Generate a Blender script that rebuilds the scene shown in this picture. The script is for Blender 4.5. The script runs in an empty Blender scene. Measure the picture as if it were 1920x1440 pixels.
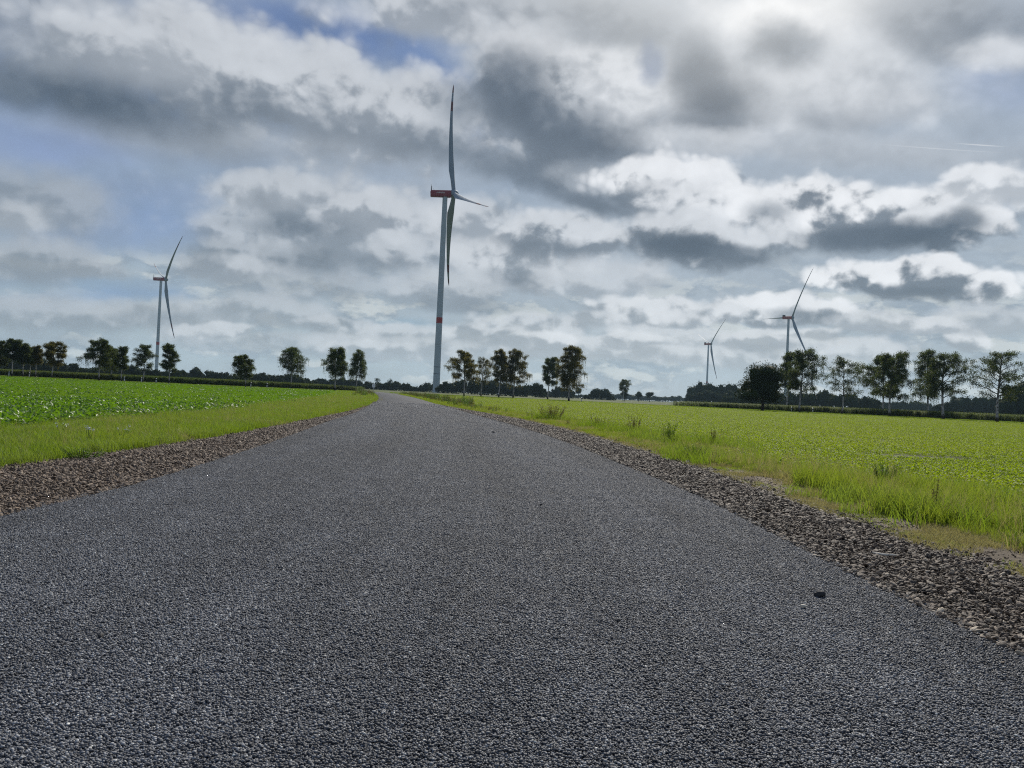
import bpy, math, random
import numpy as np
from mathutils import Vector, Matrix

# ------------------------------------------------------------------ camera
scn = bpy.context.scene
COL = scn.collection
F_PX, CX, CY = 1450.0, 960.0, 720.0
ROLL, PITCH, EYE = math.radians(2.6), 0.0133647, 1.0
FW = Vector((0, math.cos(PITCH), math.sin(PITCH)))
U0 = Vector((0, -math.sin(PITCH), math.cos(PITCH)))
R0 = Vector((1, 0, 0))
RT = R0 * math.cos(ROLL) + U0 * math.sin(ROLL)
UP = -R0 * math.sin(ROLL) + U0 * math.cos(ROLL)
cd = bpy.data.cameras.new('camera'); cam = bpy.data.objects.new('camera', cd); COL.objects.link(cam)
cd.sensor_width = 36; cd.lens = 36 * F_PX / 1920; cd.clip_start = 0.05; cd.clip_end = 20000
M = Matrix((RT, UP, -FW)).transposed().to_4x4(); M.translation = (0, 0, EYE); cam.matrix_world = M
scn.camera = cam
scn.render.resolution_x, scn.render.resolution_y = 1024, 768

# ------------------------------------------------------------------ light
SUN_AZ, SUN_EL = math.radians(15), math.radians(37)
SUNV = Vector((math.sin(SUN_AZ) * math.cos(SUN_EL), math.cos(SUN_AZ) * math.cos(SUN_EL), math.sin(SUN_EL)))
sd = bpy.data.lights.new('sun', 'SUN'); sd.energy = 5.0; sd.angle = math.radians(0.6); sd.color = (1.0, 0.94, 0.84)
sun = bpy.data.objects.new('sun', sd); COL.objects.link(sun); sun.rotation_euler = SUNV.to_track_quat('Z', 'Y').to_euler()
scn.view_settings.view_transform = 'Standard'; scn.view_settings.look = 'None'
scn.view_settings.exposure = 0.0; scn.view_settings.gamma = 1.0; scn.view_settings.use_curve_mapping = False
scn.render.engine = 'CYCLES'
scn.cycles.filter_width = 1.15; scn.cycles.use_adaptive_sampling = True; scn.cycles.adaptive_threshold = .02; scn.cycles.use_denoising = False; scn.cycles.max_bounces = 3; scn.cycles.diffuse_bounces = 2; scn.cycles.glossy_bounces = 1; scn.cycles.transmission_bounces = 3; scn.cycles.transparent_max_bounces = 8
rnd = random.Random(7); rng = np.random.default_rng(11)


def lin(c):
    return tuple((v / 255 / 12.92) if v / 255 <= 0.04045 else ((v / 255 + 0.055) / 1.055) ** 2.4 for v in c) + (1.0,)


class NT:
    """small helper for building node trees"""
    def __init__(s, tree): s.t = tree
    def n(s, kind, ins=None, **kw):
        nd = s.t.nodes.new(kind)
        for k, v in kw.items(): setattr(nd, k, v)
        for k, v in (ins or {}).items():
            sock = nd.inputs[k]
            if hasattr(v, 'links') or isinstance(v, bpy.types.NodeSocket): s.t.links.new(v, sock)
            else: sock.default_value = v
        return nd
    def m(s, op, a, b=0.0, c=0.0, clamp=False):
        nd = s.n('ShaderNodeMath', {0: a, 1: b, 2: c}, operation=op); nd.use_clamp = clamp; return nd.outputs[0]
    def vm(s, op, a, b=(0, 0, 0)):
        return s.n('ShaderNodeVectorMath', {0: a, 1: b}, operation=op).outputs[0]
    def mr(s, v, a, b, c=0.0, d=1.0, smooth=True):
        return s.n('ShaderNodeMapRange', {0: v, 1: a, 2: b, 3: c, 4: d}, interpolation_type='SMOOTHSTEP' if smooth else 'LINEAR').outputs[0]
    def mix(s, f, a, b, blend='MIX'):
        nd = s.t.nodes.new('ShaderNodeMix'); nd.data_type = 'RGBA'; nd.blend_type = blend
        for i, v in ((0, f), (6, a), (7, b)):
            if isinstance(v, bpy.types.NodeSocket): s.t.links.new(v, nd.inputs[i])
            else: nd.inputs[i].default_value = v
        return nd.outputs[2]
    def noise(s, vec, scale, detail=2.0, rough=0.5, **kw):
        nd = s.n('ShaderNodeTexNoise', {'Vector': vec, 'Scale': scale, 'Detail': detail, 'Roughness': rough}, **kw); return nd


def az_el(x, y):
    """bearing and elevation (degrees) of a point of the sky"""
    d = (RT * ((x - CX) / F_PX) - UP * ((y - CY) / F_PX) + FW).normalized()
    return math.degrees(math.atan2(d.x, d.y)), math.degrees(math.asin(d.z))


# ------------------------------------------------------------------ sky
# clouds: centre x, y, half width, half height, lightness of the top, lightness of the base, edge softness, opacity, billow (0 soft .. 1 crisp), tilt
BL = 'blue'
CLOUDS = [
    # blue openings
    (600, 60, 270, 64, (98, 122, 168), (100, 124, 168), .8, .95, .3, 8), (790, 130, 120, 50, (104, 128, 170), (110, 132, 170), .8, .85, .3, 20),
    (90, 270, 190, 70, (132, 150, 186), (138, 156, 190), .9, .9, .2, 0), (240, 380, 230, 60, (134, 153, 186), (140, 160, 188), .9, .75, .2, 0),
    (150, 440, 160, 50, (132, 152, 184), (140, 158, 184), .9, .8, .2, 0), (330, 440, 180, 60, (142, 160, 184), (146, 163, 184), .9, .7, .2, 0),
    (150, 530, 260, 30, (126, 150, 178), (140, 160, 180), .9, .8, .2, 3), (1890, 150, 110, 70, (138, 156, 188), (150, 166, 190), .9, .8, .3, 0),
    (960, 370, 120, 50, (144, 160, 180), (150, 165, 182), .9, .6, .2, 0), (730, 610, 110, 16, (128, 156, 178), (140, 165, 182), .9, .7, .2, 0),
    (900, 250, 60, 40, (150, 160, 180), (150, 160, 180), .9, .5, .2, 0), (20, 40, 60, 90, (146, 160, 190), (146, 160, 186), .9, .8, .2, 0),
    (260, 420, 170, 56, (128, 150, 186), (136, 156, 188), .8, .75, .3, 0), (60, 570, 160, 26, (132, 153, 182), (140, 160, 184), .8, .7, .3, 0), (230, 555, 150, 22, (126, 150, 182), (136, 158, 184), .8, .75, .3, 0),
    # big top-left mass
    (210, 70, 330, 120, 172, 150, .7, .85, .5, 10), (420, 140, 250, 95, 192, 165, .5, .9, .8, 12), (600, 190, 210, 95, 190, 150, .45, .9, .9, 10),
    (760, 230, 170, 80, 188, 150, .6, .85, .7, 5), (330, 250, 290, 55, 158, 150, .9, .8, .2, 6), (560, 290, 260, 45, 168, 156, .9, .5, .2, 4),
    (210, 190, 250, 62, 104, 92, .9, .9, .35, 9), (470, 205, 140, 48, 122, 112, .95, .65, .4, 16), (640, 250, 130, 30, 140, 130, .9, .5, .3, 4), (40, 160, 100, 50, 118, 106, .9, .8, .3, 0),
    (110, 95, 90, 50, 170, 150, .8, .6, .5, 0), (330, 90, 80, 60, 196, 176, .8, .7, .6, 30),
    # top centre
    (870, 30, 220, 42, 192, 165, .6, .9, .7, 0), (930, 70, 70, 34, 204, 180, .7, .7, .7, 10), (1010, 20, 210, 60, 170, 150, .8, .85, .4, 0),
    # central dark mass
    (1050, 190, 170, 115, 196, 130, .5, .95, .7, 10), (1190, 150, 95, 70, 210, 190, .6, .85, .7, 20), (980, 110, 80, 40, 208, 180, .6, .8, .8, 0),
    (980, 160, 110, 80, 104, 98, .9, .85, .5, 10), (1070, 250, 220, 70, 112, 104, .9, .85, .4, 12), (760, 275, 100, 36, 132, 122, .95, .6, .4, 0),
    (930, 310, 160, 38, 116, 108, .9, .8, .4, 16), (1070, 340, 130, 46, 110, 100, .8, .85, .5, 14), (860, 210, 60, 50, 140, 130, .9, .6, .4, 0),
    # top right sun-lit veil and lumps
    (1480, 100, 420, 170, 206, 180, .95, .8, .4, 0), (1420, 190, 230, 90, 208, 196, .8, .7, .5, 0), (1500, 30, 200, 60, 240, 232, .9, .9, .3, 0), (1120, 60, 130, 30, 160, 140, .9, .7, .4, 0),
    (1180, 40, 160, 46, 150, 134, .8, .8, .4, 8), (1480, 80, 84, 46, 132, 112, .7, .95, .6, 0), (1320, 120, 74, 66, 116, 104, .75, 1., .4, 0),
    (1360, 185, 92, 68, 100, 92, .7, 1., .4, 10), (1320, 225, 120, 22, 120, 110, .9, .7, .3, 0), (1225, 115, 26, 40, (92, 112, 146), (110, 128, 156), .8, .8, .6, -20),
    (1620, 150, 130, 80, 198, 186, .8, .6, .5, 0), (1780, 40, 200, 58, 152, 136, .8, .85, .4, 4), (1790, 90, 60, 34, 146, 138, .8, .7, .4, 0), (1870, 100, 90, 34, 212, 200, .8, .8, .6, 0),
    (1560, 222, 90, 24, 140, 134, .95, .55, .6, 8), (1650, 200, 120, 44, 200, 190, .8, .6, .4, 0), (1660, 290, 330, 40, 182, 176, .95, .7, .2, 2), (1310, 270, 160, 30, 198, 190, .8, .7, .4, 2),
    # mid left cloud
    (600, 420, 230, 85, 176, 140, .6, .85, .8, 4), (500, 360, 120, 34, 182, 160, .5, .8, .9, 4), (700, 405, 100, 46, 188, 160, .5, .85, .9, 0), (790, 410, 80, 46, 184, 150, .5, .8, .9, 0),
    (560, 425, 140, 24, 122, 114, .9, .75, .4, 4), (480, 480, 130, 36, 170, 130, .6, .8, .7, 4), (640, 490, 150, 32, 140, 126, .9, .8, .4, 4), (890, 420, 80, 50, 190, 160, .5, .85, .9, 0),
    (780, 470, 90, 38, 180, 140, .6, .8, .7, 0), (560, 530, 160, 34, 172, 146, .8, .75, .6, 6), (420, 500, 90, 30, 178, 150, .6, .8, .7, 0),
    # left clouds
    (70, 375, 140, 66, 166, 146, .7, .8, .6, 10), (30, 400, 60, 30, 182, 165, .7, .7, .8, 0), (70, 490, 130, 46, 166, 146, .7, .85, .7, 4), (180, 508, 70, 18, 172, 152, .7, .8, .8, 4),
    (140, 590, 230, 36, 170, 148, .7, .85, .8, 4), (330, 590, 150, 32, 168, 150, .7, .8, .7, 4), (500, 580, 150, 30, 178, 152, .7, .8, .7, 4), (60, 640, 220, 20, 152, 150, .9, .7, .4, 0),
    # centre
    (960, 490, 110, 44, 194, 140, .5, .9, .9, 0), (1060, 445, 120, 42, 196, 130, .5, .9, .9, 0), (1030, 465, 90, 20, 124, 116, .8, .7, .5, 6), (980, 520, 90, 16, 126, 118, .8, .7, .5, 4),
    (1130, 520, 120, 40, 184, 160, .7, .8, .7, 0), (830, 540, 130, 40, 176, 146, .7, .8, .7, 0), (870, 575, 140, 18, 136, 128, .9, .6, .5, 2), (1230, 510, 30, 40, 200, 180, .8, .6, .6, 20),
    # row of bright-topped cumulus
    (1150, 355, 110, 40, 150, 112, .6, .85, .7, 10), (1240, 345, 120, 46, 216, 130, .4, .95, 1., 0), (1110, 385, 120, 22, 110, 104, .7, .85, .5, 12), (1330, 390, 140, 44, 208, 150, .5, .9, .9, 6),
    (1500, 395, 150, 50, 218, 150, .4, .95, 1., 0), (1660, 400, 170, 52, 220, 130, .4, .95, 1., 4), (1770, 420, 80, 44, 208, 110, .4, .95, .9, 0), (1650, 447, 180, 34, 98, 92, .6, .95, .5, -3), (1800, 420, 44, 34, 100, 95, .7, .8, .5, 0),
    (1440, 400, 60, 30, 128, 120, .8, .7, .5, 0), (1310, 445, 150, 44, 196, 120, .45, .95, .8, 4), (1290, 462, 120, 28, 92, 88, .6, .95, .5, 6), (1400, 480, 80, 24, 110, 106, .7, .8, .5, 4), (1860, 345, 70, 36, 216, 186, .4, .9, 1., 0),
    # lower right
    (1715, 528, 155, 32, 220, 122, .35, .95, 1., 2), (1720, 546, 130, 12, 116, 112, .7, .8, .4, 2), (1460, 580, 110, 28, 216, 140, .35, .95, 1., 2), (1500, 588, 60, 16, 130, 120, .7, .8, .6, 0), (1350, 585, 60, 18, 200, 160, .5, .85, .9, 0), (1200, 585, 100, 26, 206, 156, .4, .9, 1., 2),
    (1640, 606, 90, 20, 196, 166, .5, .8, .9, 4), (1815, 636, 36, 22, 208, 156, .4, .9, .9, 6), (1110, 600, 60, 18, 194, 164, .5, .8, .9, 0), (1850, 600, 110, 26, 190, 172, .6, .7, .8, 0), (1600, 650, 120, 24, 198, 168, .5, .8, .9, 2),
    # low banks over the horizon
    (1000, 610, 110, 22, 194, 160, .5, .85, .9, 2), (900, 630, 90, 22, 196, 160, .5, .85, .9, 2), (640, 610, 70, 18, 182, 150, .5, .85, .9, 2), (730, 625, 60, 18, 186, 156, .5, .85, .9, 2),
    (560, 645, 260, 22, 172, 156, .6, .8, .9, 3), (800, 655, 200, 22, 184, 166, .6, .8, .9, 3), (1120, 655, 220, 24, 196, 168, .5, .85, .9, 3), (1340, 670, 200, 24, 192, 170, .6, .8, .9, 3), (1240, 630, 120, 18, 194, 168, .5, .8, .9, 3),
    (420, 620, 70, 15, 190, 160, .45, .85, 1., 0), (1010, 640, 60, 16, 204, 165, .45, .85, 1., 0), (1270, 600, 50, 14, 200, 160, .45, .8, 1., 0), (1420, 640, 70, 16, 200, 165, .45, .85, 1., 0), (1530, 625, 50, 14, 202, 165, .45, .8, 1., 0), (1740, 610, 60, 14, 200, 168, .45, .8, 1., 0), (1180, 640, 60, 18, 204, 165, .45, .85, 1., 0), (700, 655, 80, 14, 192, 165, .5, .8, 1., 0),
    (1760, 279, 120, 1.3, 206, 204, .95, .45, 0, 4), (1838, 272, 46, 1.5, 214, 210, .95, .75, 0, 4),
]


def tone(L):
    if not isinstance(L, (int, float)): return lin(L)
    k = (235 - L) / 135.0; L = 158 + (L - 158) * 1.16
    return lin(tuple(min(252, v) for v in (L - 10 * k - 1, L + 1 * k, L + 13 * k + 2)))


def cloud_group():
    """one cloud laid over what is behind it: a billowing ellipse, lit from above, darker towards its base"""
    g = bpy.data.node_groups.new('cloud', 'ShaderNodeTree')
    for nm, ty in (('Col', 'Color'), ('P', 'Vector'), ('Loc', 'Vector'), ('Rot', 'Vector'), ('Size', 'Vector'), ('Inner', 'Float'), ('Opacity', 'Float'), ('Billow', 'Float'), ('Relief', 'Float'), ('B', 'Float'), ('E', 'Float'), ('Top', 'Color'), ('Base', 'Color')):
        g.interface.new_socket(nm, in_out='INPUT', socket_type='NodeSocket' + ty)
    g.interface.new_socket('Col', in_out='OUTPUT', socket_type='NodeSocketColor')
    T = NT(g); I = g.nodes.new('NodeGroupInput').outputs; O = g.nodes.new('NodeGroupOutput')
    src = T.n('ShaderNodeVectorMath', {0: I[0], 1: (0, 0, 1), 2: I[1]}, operation='MULTIPLY_ADD').outputs[0]   # keeps layers evaluated in order
    mp = T.n('ShaderNodeMapping', {0: src, 1: I[2], 2: I[3], 3: I[4]}, vector_type='TEXTURE').outputs[0]
    ln = T.n('ShaderNodeVectorMath', {0: mp}, operation='LENGTH').outputs['Value']
    c = T.n('ShaderNodeMapRange', {0: T.m('MULTIPLY_ADD', I[9], I[7], ln), 1: 1.0, 2: I[5], 3: 0.0, 4: I[6]}, interpolation_type='SMOOTHSTEP').outputs[0]
    v = T.n('ShaderNodeVectorMath', {0: mp, 1: (0, 1, 0)}, operation='DOT_PRODUCT').outputs['Value']
    t = T.m('MULTIPLY_ADD', I[10], I[8], T.m('MULTIPLY_ADD', ln, .25, v))
    col = T.mix(c, I[0], T.mix(T.mr(t, -.45, .45), I[12], I[11]))
    g.links.new(col, O.inputs[0]); return g


def build_world():
    w = bpy.data.worlds.new('World'); w.use_nodes = True
    w.node_tree.nodes.clear(); T = NT(w.node_tree)
    sky = T.n('ShaderNodeTexSky', sky_type='NISHITA'); sky.sun_disc = False
    sky.sun_elevation = SUN_EL; sky.sun_rotation = SUN_AZ; sky.air_density = 1.0; sky.dust_density = 0.6
    d = T.n('ShaderNodeTexCoord').outputs['Generated']
    d = T.vm('NORMALIZE', d)
    s = T.n('ShaderNodeSeparateXYZ', {0: d})
    az = T.m('MULTIPLY', T.m('ARCTAN2', s.outputs[0], s.outputs[1]), 57.2958)
    el = T.m('MULTIPLY', T.m('ARCSINE', s.outputs[2]), 57.2958)
    P = T.n('ShaderNodeCombineXYZ', {0: az, 1: el}).outputs[0]
    ds = T.vm('MULTIPLY', d, (1, 1, 1.2))
    wl = T.vm('SUBTRACT', T.noise(ds, 5.0, 3, .58).outputs['Color'], (.5, .5, .5))
    wh = T.vm('SUBTRACT', T.noise(ds, 19.0, 4, .62).outputs['Color'], (.5, .5, .5))
    def scl(v, a): return T.n('ShaderNodeVectorMath', {0: v, 'Scale': a}, operation='SCALE').outputs[0]
    def flat(v): return T.vm('MULTIPLY', v, (1, .62, 0))
    Pbig = T.vm('ADD', T.vm('ADD', P, flat(scl(wl, 4.2))), flat(scl(wh, 1.5)))
    Pmid = T.vm('ADD', T.vm('ADD', P, flat(scl(wl, 2.4))), flat(scl(wh, 1.7)))
    Psml = T.vm('ADD', P, flat(scl(wh, 1.5)))
    # billow field and its relief towards the sun
    def billow(vec, sc):
        v = T.n('ShaderNodeTexVoronoi', {'Vector': vec, 'Scale': sc, 'Detail': 2.0, 'Roughness': .55, 'Lacunarity': 2.1}, feature='F1')
        v.normalize = True; return v.outputs['Distance']
    dw = T.vm('ADD', ds, scl(wl, .05))
    off = tuple(v * .010 for v in (0.35, 0.1, 1.9))
    B1 = billow(dw, 17.0); B1o = billow(T.vm('ADD', dw, off), 17.0)
    n1 = T.noise(dw, 9.0, 6, .6).outputs['Fac']; n1o = T.noise(T.vm('ADD', dw, tuple(v * 2.2 for v in off)), 9.0, 6, .6).outputs['Fac']
    emb = T.m('ADD', T.m('MULTIPLY', T.m('SUBTRACT', B1o, B1), 1.7), T.m('MULTIPLY', T.m('SUBTRACT', n1, n1o), 1.6))
    Bc = T.m('SUBTRACT', B1, .42)
    # clear air: blue above, pale to the horizon, paler towards the sun
    bl = T.mix(T.mr(el, 0, 24), lin((166, 180, 188)), lin((112, 134, 174)))
    dot = T.n('ShaderNodeVectorMath', {0: d, 1: tuple(SUNV)}, operation='DOT_PRODUCT').outputs['Value']
    bl = T.mix(T.mr(dot, .68, .95, 0, .85), bl, lin((170, 180, 190)))
    # general thin cloud, everywhere in the sky
    pl = T.n('ShaderNodeVectorMath', {0: d, 'Scale': T.m('DIVIDE', 1.0, T.m('ADD', T.m('MAXIMUM', s.outputs[2], 0.0), .30))}, operation='SCALE').outputs[0]
    g1 = T.noise(pl, 1.7, 5, .58).outputs['Fac']; g2 = T.noise(T.vm('ADD', pl, (5.3, 1.2, 0)), 3.0, 5, .6).outputs['Fac']
    gcol = T.mix(T.mr(g2, .35, .68), lin((146, 161, 177)), lin((192, 202, 206)))
    infr = T.m('MULTIPLY', T.mr(el, 26, 34, .22, 1.0), 1.0)
    cov = T.m('MULTIPLY', T.mr(g1, .44, .62), infr)
    col = T.mix(cov, bl, gcol)
    # low small cumulus towards the horizon
    lb = T.vm('MULTIPLY', d, (1, 1, 2.4))
    lbw = T.vm('ADD', lb, scl(wh, .03))
    L1 = T.noise(lbw, 11.0, 5, .56).outputs['Fac']; L1o = T.noise(T.vm('ADD', lbw, (.002, 0, .022)), 11.0, 5, .56).outputs['Fac']
    band = T.m('MULTIPLY', T.mr(el, 12, 6), T.mr(el, -0.5, 1.5))
    lc = T.mix(T.mr(T.m('SUBTRACT', L1, L1o), -.05, .08), lin((138, 151, 165)), lin((208, 212, 211)))
    col = T.mix(T.m('MULTIPLY', T.m('MULTIPLY', T.mr(L1, .46, .54), band), .75), col, lc)
    G = cloud_group()
    for (x, y, rx, ry, Lt, Lb, soft, op, bi, rot) in CLOUDS:
        a, e = az_el(x, y); a1, e1 = az_el(x + 20, y); th = math.atan2(e1 - e, a1 - a) - math.radians(rot)
        k = math.degrees(1 / F_PX)
        kx = k / math.cos(math.radians(e)) * math.cos(math.radians(a)) ** 1.2; ky = k * math.cos(math.radians(a))
        src = Psml if ry < 30 else (Pmid if ry < 62 else Pbig)
        if ry < 3: src = P
        nd = w.node_tree.nodes.new('ShaderNodeGroup'); nd.node_tree = G
        L = w.node_tree.links
        L.new(col, nd.inputs[0]); L.new(src, nd.inputs[1]); L.new(Bc, nd.inputs[9]); L.new(emb, nd.inputs[10])
        if isinstance(Lt, int) and bi >= .7: Lt += 9
        nd.inputs[2].default_value = (a, e, 0); nd.inputs[3].default_value = (0, 0, th); nd.inputs[4].default_value = (rx * kx * 1.12, ry * ky * 1.12, 1e7)
        soft = min(.95, soft + (.2 if isinstance(Lb, int) and Lb < 122 and Lt < 150 else 0)); nd.inputs[5].default_value = 1.0 - soft; nd.inputs[6].default_value = op; nd.inputs[7].default_value = 1.9 * bi; nd.inputs[8].default_value = .7 + 2.0 * bi
        nd.inputs[11].default_value = tone(Lt); nd.inputs[12].default_value = tone(Lb)
        col = nd.outputs[0]
    # fine relief over everything that is cloud
    fin = T.m('MULTIPLY_ADD', emb, .22, 1.0)
    col = T.mix(1.0, col, T.n('ShaderNodeCombineXYZ', {0: fin, 1: fin, 2: fin}).outputs[0], 'MULTIPLY')
    # bright aureole round the veiled sun
    col = T.mix(T.mr(dot, .935, 1.0, 0, .42), col, lin((250, 250, 246)))
    col = T.mix(T.mr(el, 0, -4), col, lin((160, 172, 178)))
    b1 = T.n('ShaderNodeBackground', {0: sky.outputs[0], 1: .08}); b2 = T.n('ShaderNodeBackground', {0: col, 1: 1.0})
    mx = T.n('ShaderNodeMixShader', {0: .93, 1: b1.outputs[0], 2: b2.outputs[0]})
    T.n('ShaderNodeOutputWorld', {0: mx.outputs[0]})
    scn.world = w; w.cycles.sampling_method = 'NONE'


build_world()


# ------------------------------------------------------------------ object helpers
def tag(o, label=None, cat=None, group=None, kind=None):
    if label: o['label'] = label
    if cat: o['category'] = cat
    if group: o['group'] = group
    if kind: o['kind'] = kind
    return o


def mesh_np(name, V, Fc, mats=(), smooth=False, tone_attr=None, mi=None):
    """V (n,3); Fc (m,k) array of equal-sized faces or list of such arrays"""
    me = bpy.data.meshes.new(name)
    Fl = Fc if isinstance(Fc, list) else [Fc]
    V = np.asarray(V, np.float32)
    me.vertices.add(len(V)); me.vertices.foreach_set('co', V.ravel())
    tot = sum(len(a) for a in Fl); loops = np.concatenate([np.asarray(a, np.int32).ravel() for a in Fl])
    sizes = np.concatenate([np.full(len(a), a.shape[1], np.int32) for a in Fl])
    me.loops.add(len(loops)); me.loops.foreach_set('vertex_index', loops)
    me.polygons.add(tot); st = np.concatenate([[0], np.cumsum(sizes)[:-1]]).astype(np.int32)
    me.polygons.foreach_set('loop_start', st); me.polygons.foreach_set('loop_total', sizes)
    if smooth: me.polygons.foreach_set('use_smooth', np.ones(tot, bool))
    if mi is not None: me.polygons.foreach_set('material_index', np.asarray(mi, np.int32))
    for m in mats: me.materials.append(m)
    if tone_attr is not None:
        at = me.attributes.new('tone', 'FLOAT', 'POINT'); at.data.foreach_set('value', np.asarray(tone_attr, np.float32))
    me.update(calc_edges=True); me.validate()
    return me


def obj(name, me, parent=None, loc=None):
    o = bpy.data.objects.new(name, me)
    if loc is not None: o.location = loc
    if parent is not None: o.parent = parent
    COL.objects.link(o); return o


class MB:
    """accumulates numpy geometry"""
    def __init__(s): s.V = []; s.Q = []; s.T = []; s.n = 0; s.tone = []
    def add(s, V, Q=None, T=None, tone=0.5):
        V = np.asarray(V, float)
        if Q is not None and len(Q): s.Q.append(np.asarray(Q, int) + s.n)
        if T is not None and len(T): s.T.append(np.asarray(T, int) + s.n)
        s.V.append(V); s.tone.append(np.full(len(V), tone) if np.isscalar(tone) else np.asarray(tone)); s.n += len(V)
    def tube(s, pts, rad, k=6, tone=.5, cap=True):
        pts = [Vector(p) for p in pts]; V = []; prev = None
        for i, p in enumerate(pts):
            t = (pts[min(i + 1, len(pts) - 1)] - pts[max(i - 1, 0)]).normalized()
            a = prev if prev is not None else (Vector((1, 0, 0)) if abs(t.x) < .8 else Vector((0, 1, 0)))
            a = (a - t * a.dot(t)).normalized(); prev = a; b = t.cross(a)
            for j in range(k):
                th = 2 * math.pi * j / k; V.append(p + (a * math.cos(th) + b * math.sin(th)) * rad[i])
        Q = [[i * k + j, i * k + (j + 1) % k, (i + 1) * k + (j + 1) % k, (i + 1) * k + j] for i in range(len(pts) - 1) for j in range(k)]
        Tt = []
        if cap:
            Tt = [[0, j + 1, j] for j in range(1, k - 1)] + [[(len(pts) - 1) * k, (len(pts) - 1) * k + j, (len(pts) - 1) * k + j + 1] for j in range(1, k - 1)]
        s.add([tuple(v) for v in V], Q, Tt, tone)
    def mesh(s, name, mats, smooth=False):
        F = []
        if s.Q: F.append(np.concatenate(s.Q))
        if s.T: F.append(np.concatenate(s.T))
        return mesh_np(name, np.concatenate(s.V), F, mats, smooth, np.concatenate(s.tone))


def ico(sub=1):
    t = (1 + 5 ** .5) / 2
    V = [(-1, t, 0), (1, t, 0), (-1, -t, 0), (1, -t, 0), (0, -1, t), (0, 1, t), (0, -1, -t), (0, 1, -t), (t, 0, -1), (t, 0, 1), (-t, 0, -1), (-t, 0, 1)]
    Fs = [(0, 11, 5), (0, 5, 1), (0, 1, 7), (0, 7, 10), (0, 10, 11), (1, 5, 9), (5, 11, 4), (11, 10, 2), (10, 7, 6), (7, 1, 8), (3, 9, 4), (3, 4, 2), (3, 2, 6), (3, 6, 8), (3, 8, 9), (4, 9, 5), (2, 4, 11), (6, 2, 10), (8, 6, 7), (9, 8, 1)]
    V = [np.array(v) / np.linalg.norm(v) for v in V]
    for _ in range(sub):
        c = {}; N = []
        def mid(a, b):
            k = (min(a, b), max(a, b))
            if k not in c: m = V[a] + V[b]; V.append(m / np.linalg.norm(m)); c[k] = len(V) - 1
            return c[k]
        for a, b, d in Fs:
            ab, bd, da = mid(a, b), mid(b, d), mid(d, a); N += [(a, ab, da), (b, bd, ab), (d, da, bd), (ab, bd, da)]
        Fs = N
    return np.array(V), np.array(Fs)


# ------------------------------------------------------------------ materials
def mat(name):
    m = bpy.data.materials.new(name); m.use_nodes = True; m.node_tree.nodes.clear(); return m, NT(m.node_tree)


def out(T, sh): T.n('ShaderNodeOutputMaterial', {0: sh})


def bsdf(T, col, rough=.8, spec=.5, normal=None, metallic=0.0):
    ins = {'Base Color': col, 'Roughness': rough, 'Specular IOR Level': spec, 'Metallic': metallic}
    if normal is not None: ins['Normal'] = normal
    return T.n('ShaderNodeBsdfPrincipled', ins).outputs[0]


def pos(T): return T.n('ShaderNodeNewGeometry').outputs['Position']
def attr(T, n='tone'): return T.n('ShaderNodeAttribute', attribute_name=n).outputs['Fac']
def orand(T): return T.n('ShaderNodeObjectInfo').outputs['Random']


def leaf_mat(name, dark, light, tcol, rough=.5, trans=.45, spec=.4, patch=None, pscale=.25):
    m, T = mat(name)
    f = T.m('ADD', T.m('MULTIPLY', attr(T), .7), T.m('MULTIPLY', orand(T), .3))
    c = T.mix(f, dark + (1,), light + (1,))
    if patch:
        n = T.mr(T.noise(pos(T), pscale, 4, .6).outputs['Fac'], .42, .62)
        c = T.mix(T.m('MULTIPLY', n, .75), c, patch + (1,))
    b = bsdf(T, c, rough, spec)
    tc = T.mix(.6, c, tcol + (1,))
    tr = T.n('ShaderNodeBsdfTranslucent', {0: tc}).outputs[0]
    out(T, T.n('ShaderNodeMixShader', {0: trans, 1: b, 2: tr}).outputs[0]); return m


def road_tone(T):
    """patches, and bands worn by wheels that follow the bend of the road"""
    p = pos(T); sp = T.n('ShaderNodeSeparateXYZ', {0: p}); X, Y = sp.outputs[0], sp.outputs[1]
    cen = T.m('ADD', T.m('MULTIPLY_ADD', Y, -.035, -.6), T.m('MULTIPLY', T.m('MULTIPLY', Y, Y), -.00155))
    u = T.m('SUBTRACT', X, cen)
    st = T.noise(T.n('ShaderNodeCombineXYZ', {0: T.m('MULTIPLY', u, 1.6), 1: T.m('MULTIPLY', Y, .10), 2: 0.0}).outputs[0], 1.0, 4, .6).outputs['Fac']
    wt = T.m('COSINE', T.m('MULTIPLY', u, 3.5))
    b = T.m('MULTIPLY_ADD', wt, .07, T.mr(st, .3, .7, .80, 1.22, False))
    n = T.mr(T.noise(p, 1.1, 5, .65).outputs['Fac'], .3, .7, .84, 1.16, False)
    n2 = T.mr(T.noise(T.vm('MULTIPLY', p, (1, .35, 1)), .35, 3, .6).outputs['Fac'], .35, .65, .92, 1.08, False)
    return T.m('MULTIPLY', T.m('MULTIPLY', b, n), n2)


def chip_mat():
    m, T = mat('asphalt_chips')
    f = attr(T)
    c = T.n('ShaderNodeValToRGB', {0: f}); cr = c.color_ramp
    cr.elements[0].position = 0; cr.elements[0].color = (.016, .018, .024, 1); cr.elements[1].position = 1; cr.elements[1].color = (.55, .55, .52, 1)
    for p, v in ((.42, (.072, .076, .086, 1)), (.75, (.215, .220, .232, 1)), (.95, (.34, .345, .345, 1))): e = cr.elements.new(p); e.color = v
    big = road_tone(T)
    col = T.mix(1.0, c.outputs[0], T.n('ShaderNodeCombineXYZ', {0: big, 1: big, 2: big}).outputs[0], 'MULTIPLY')
    out(T, bsdf(T, col, .62, .36)); return m


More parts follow.
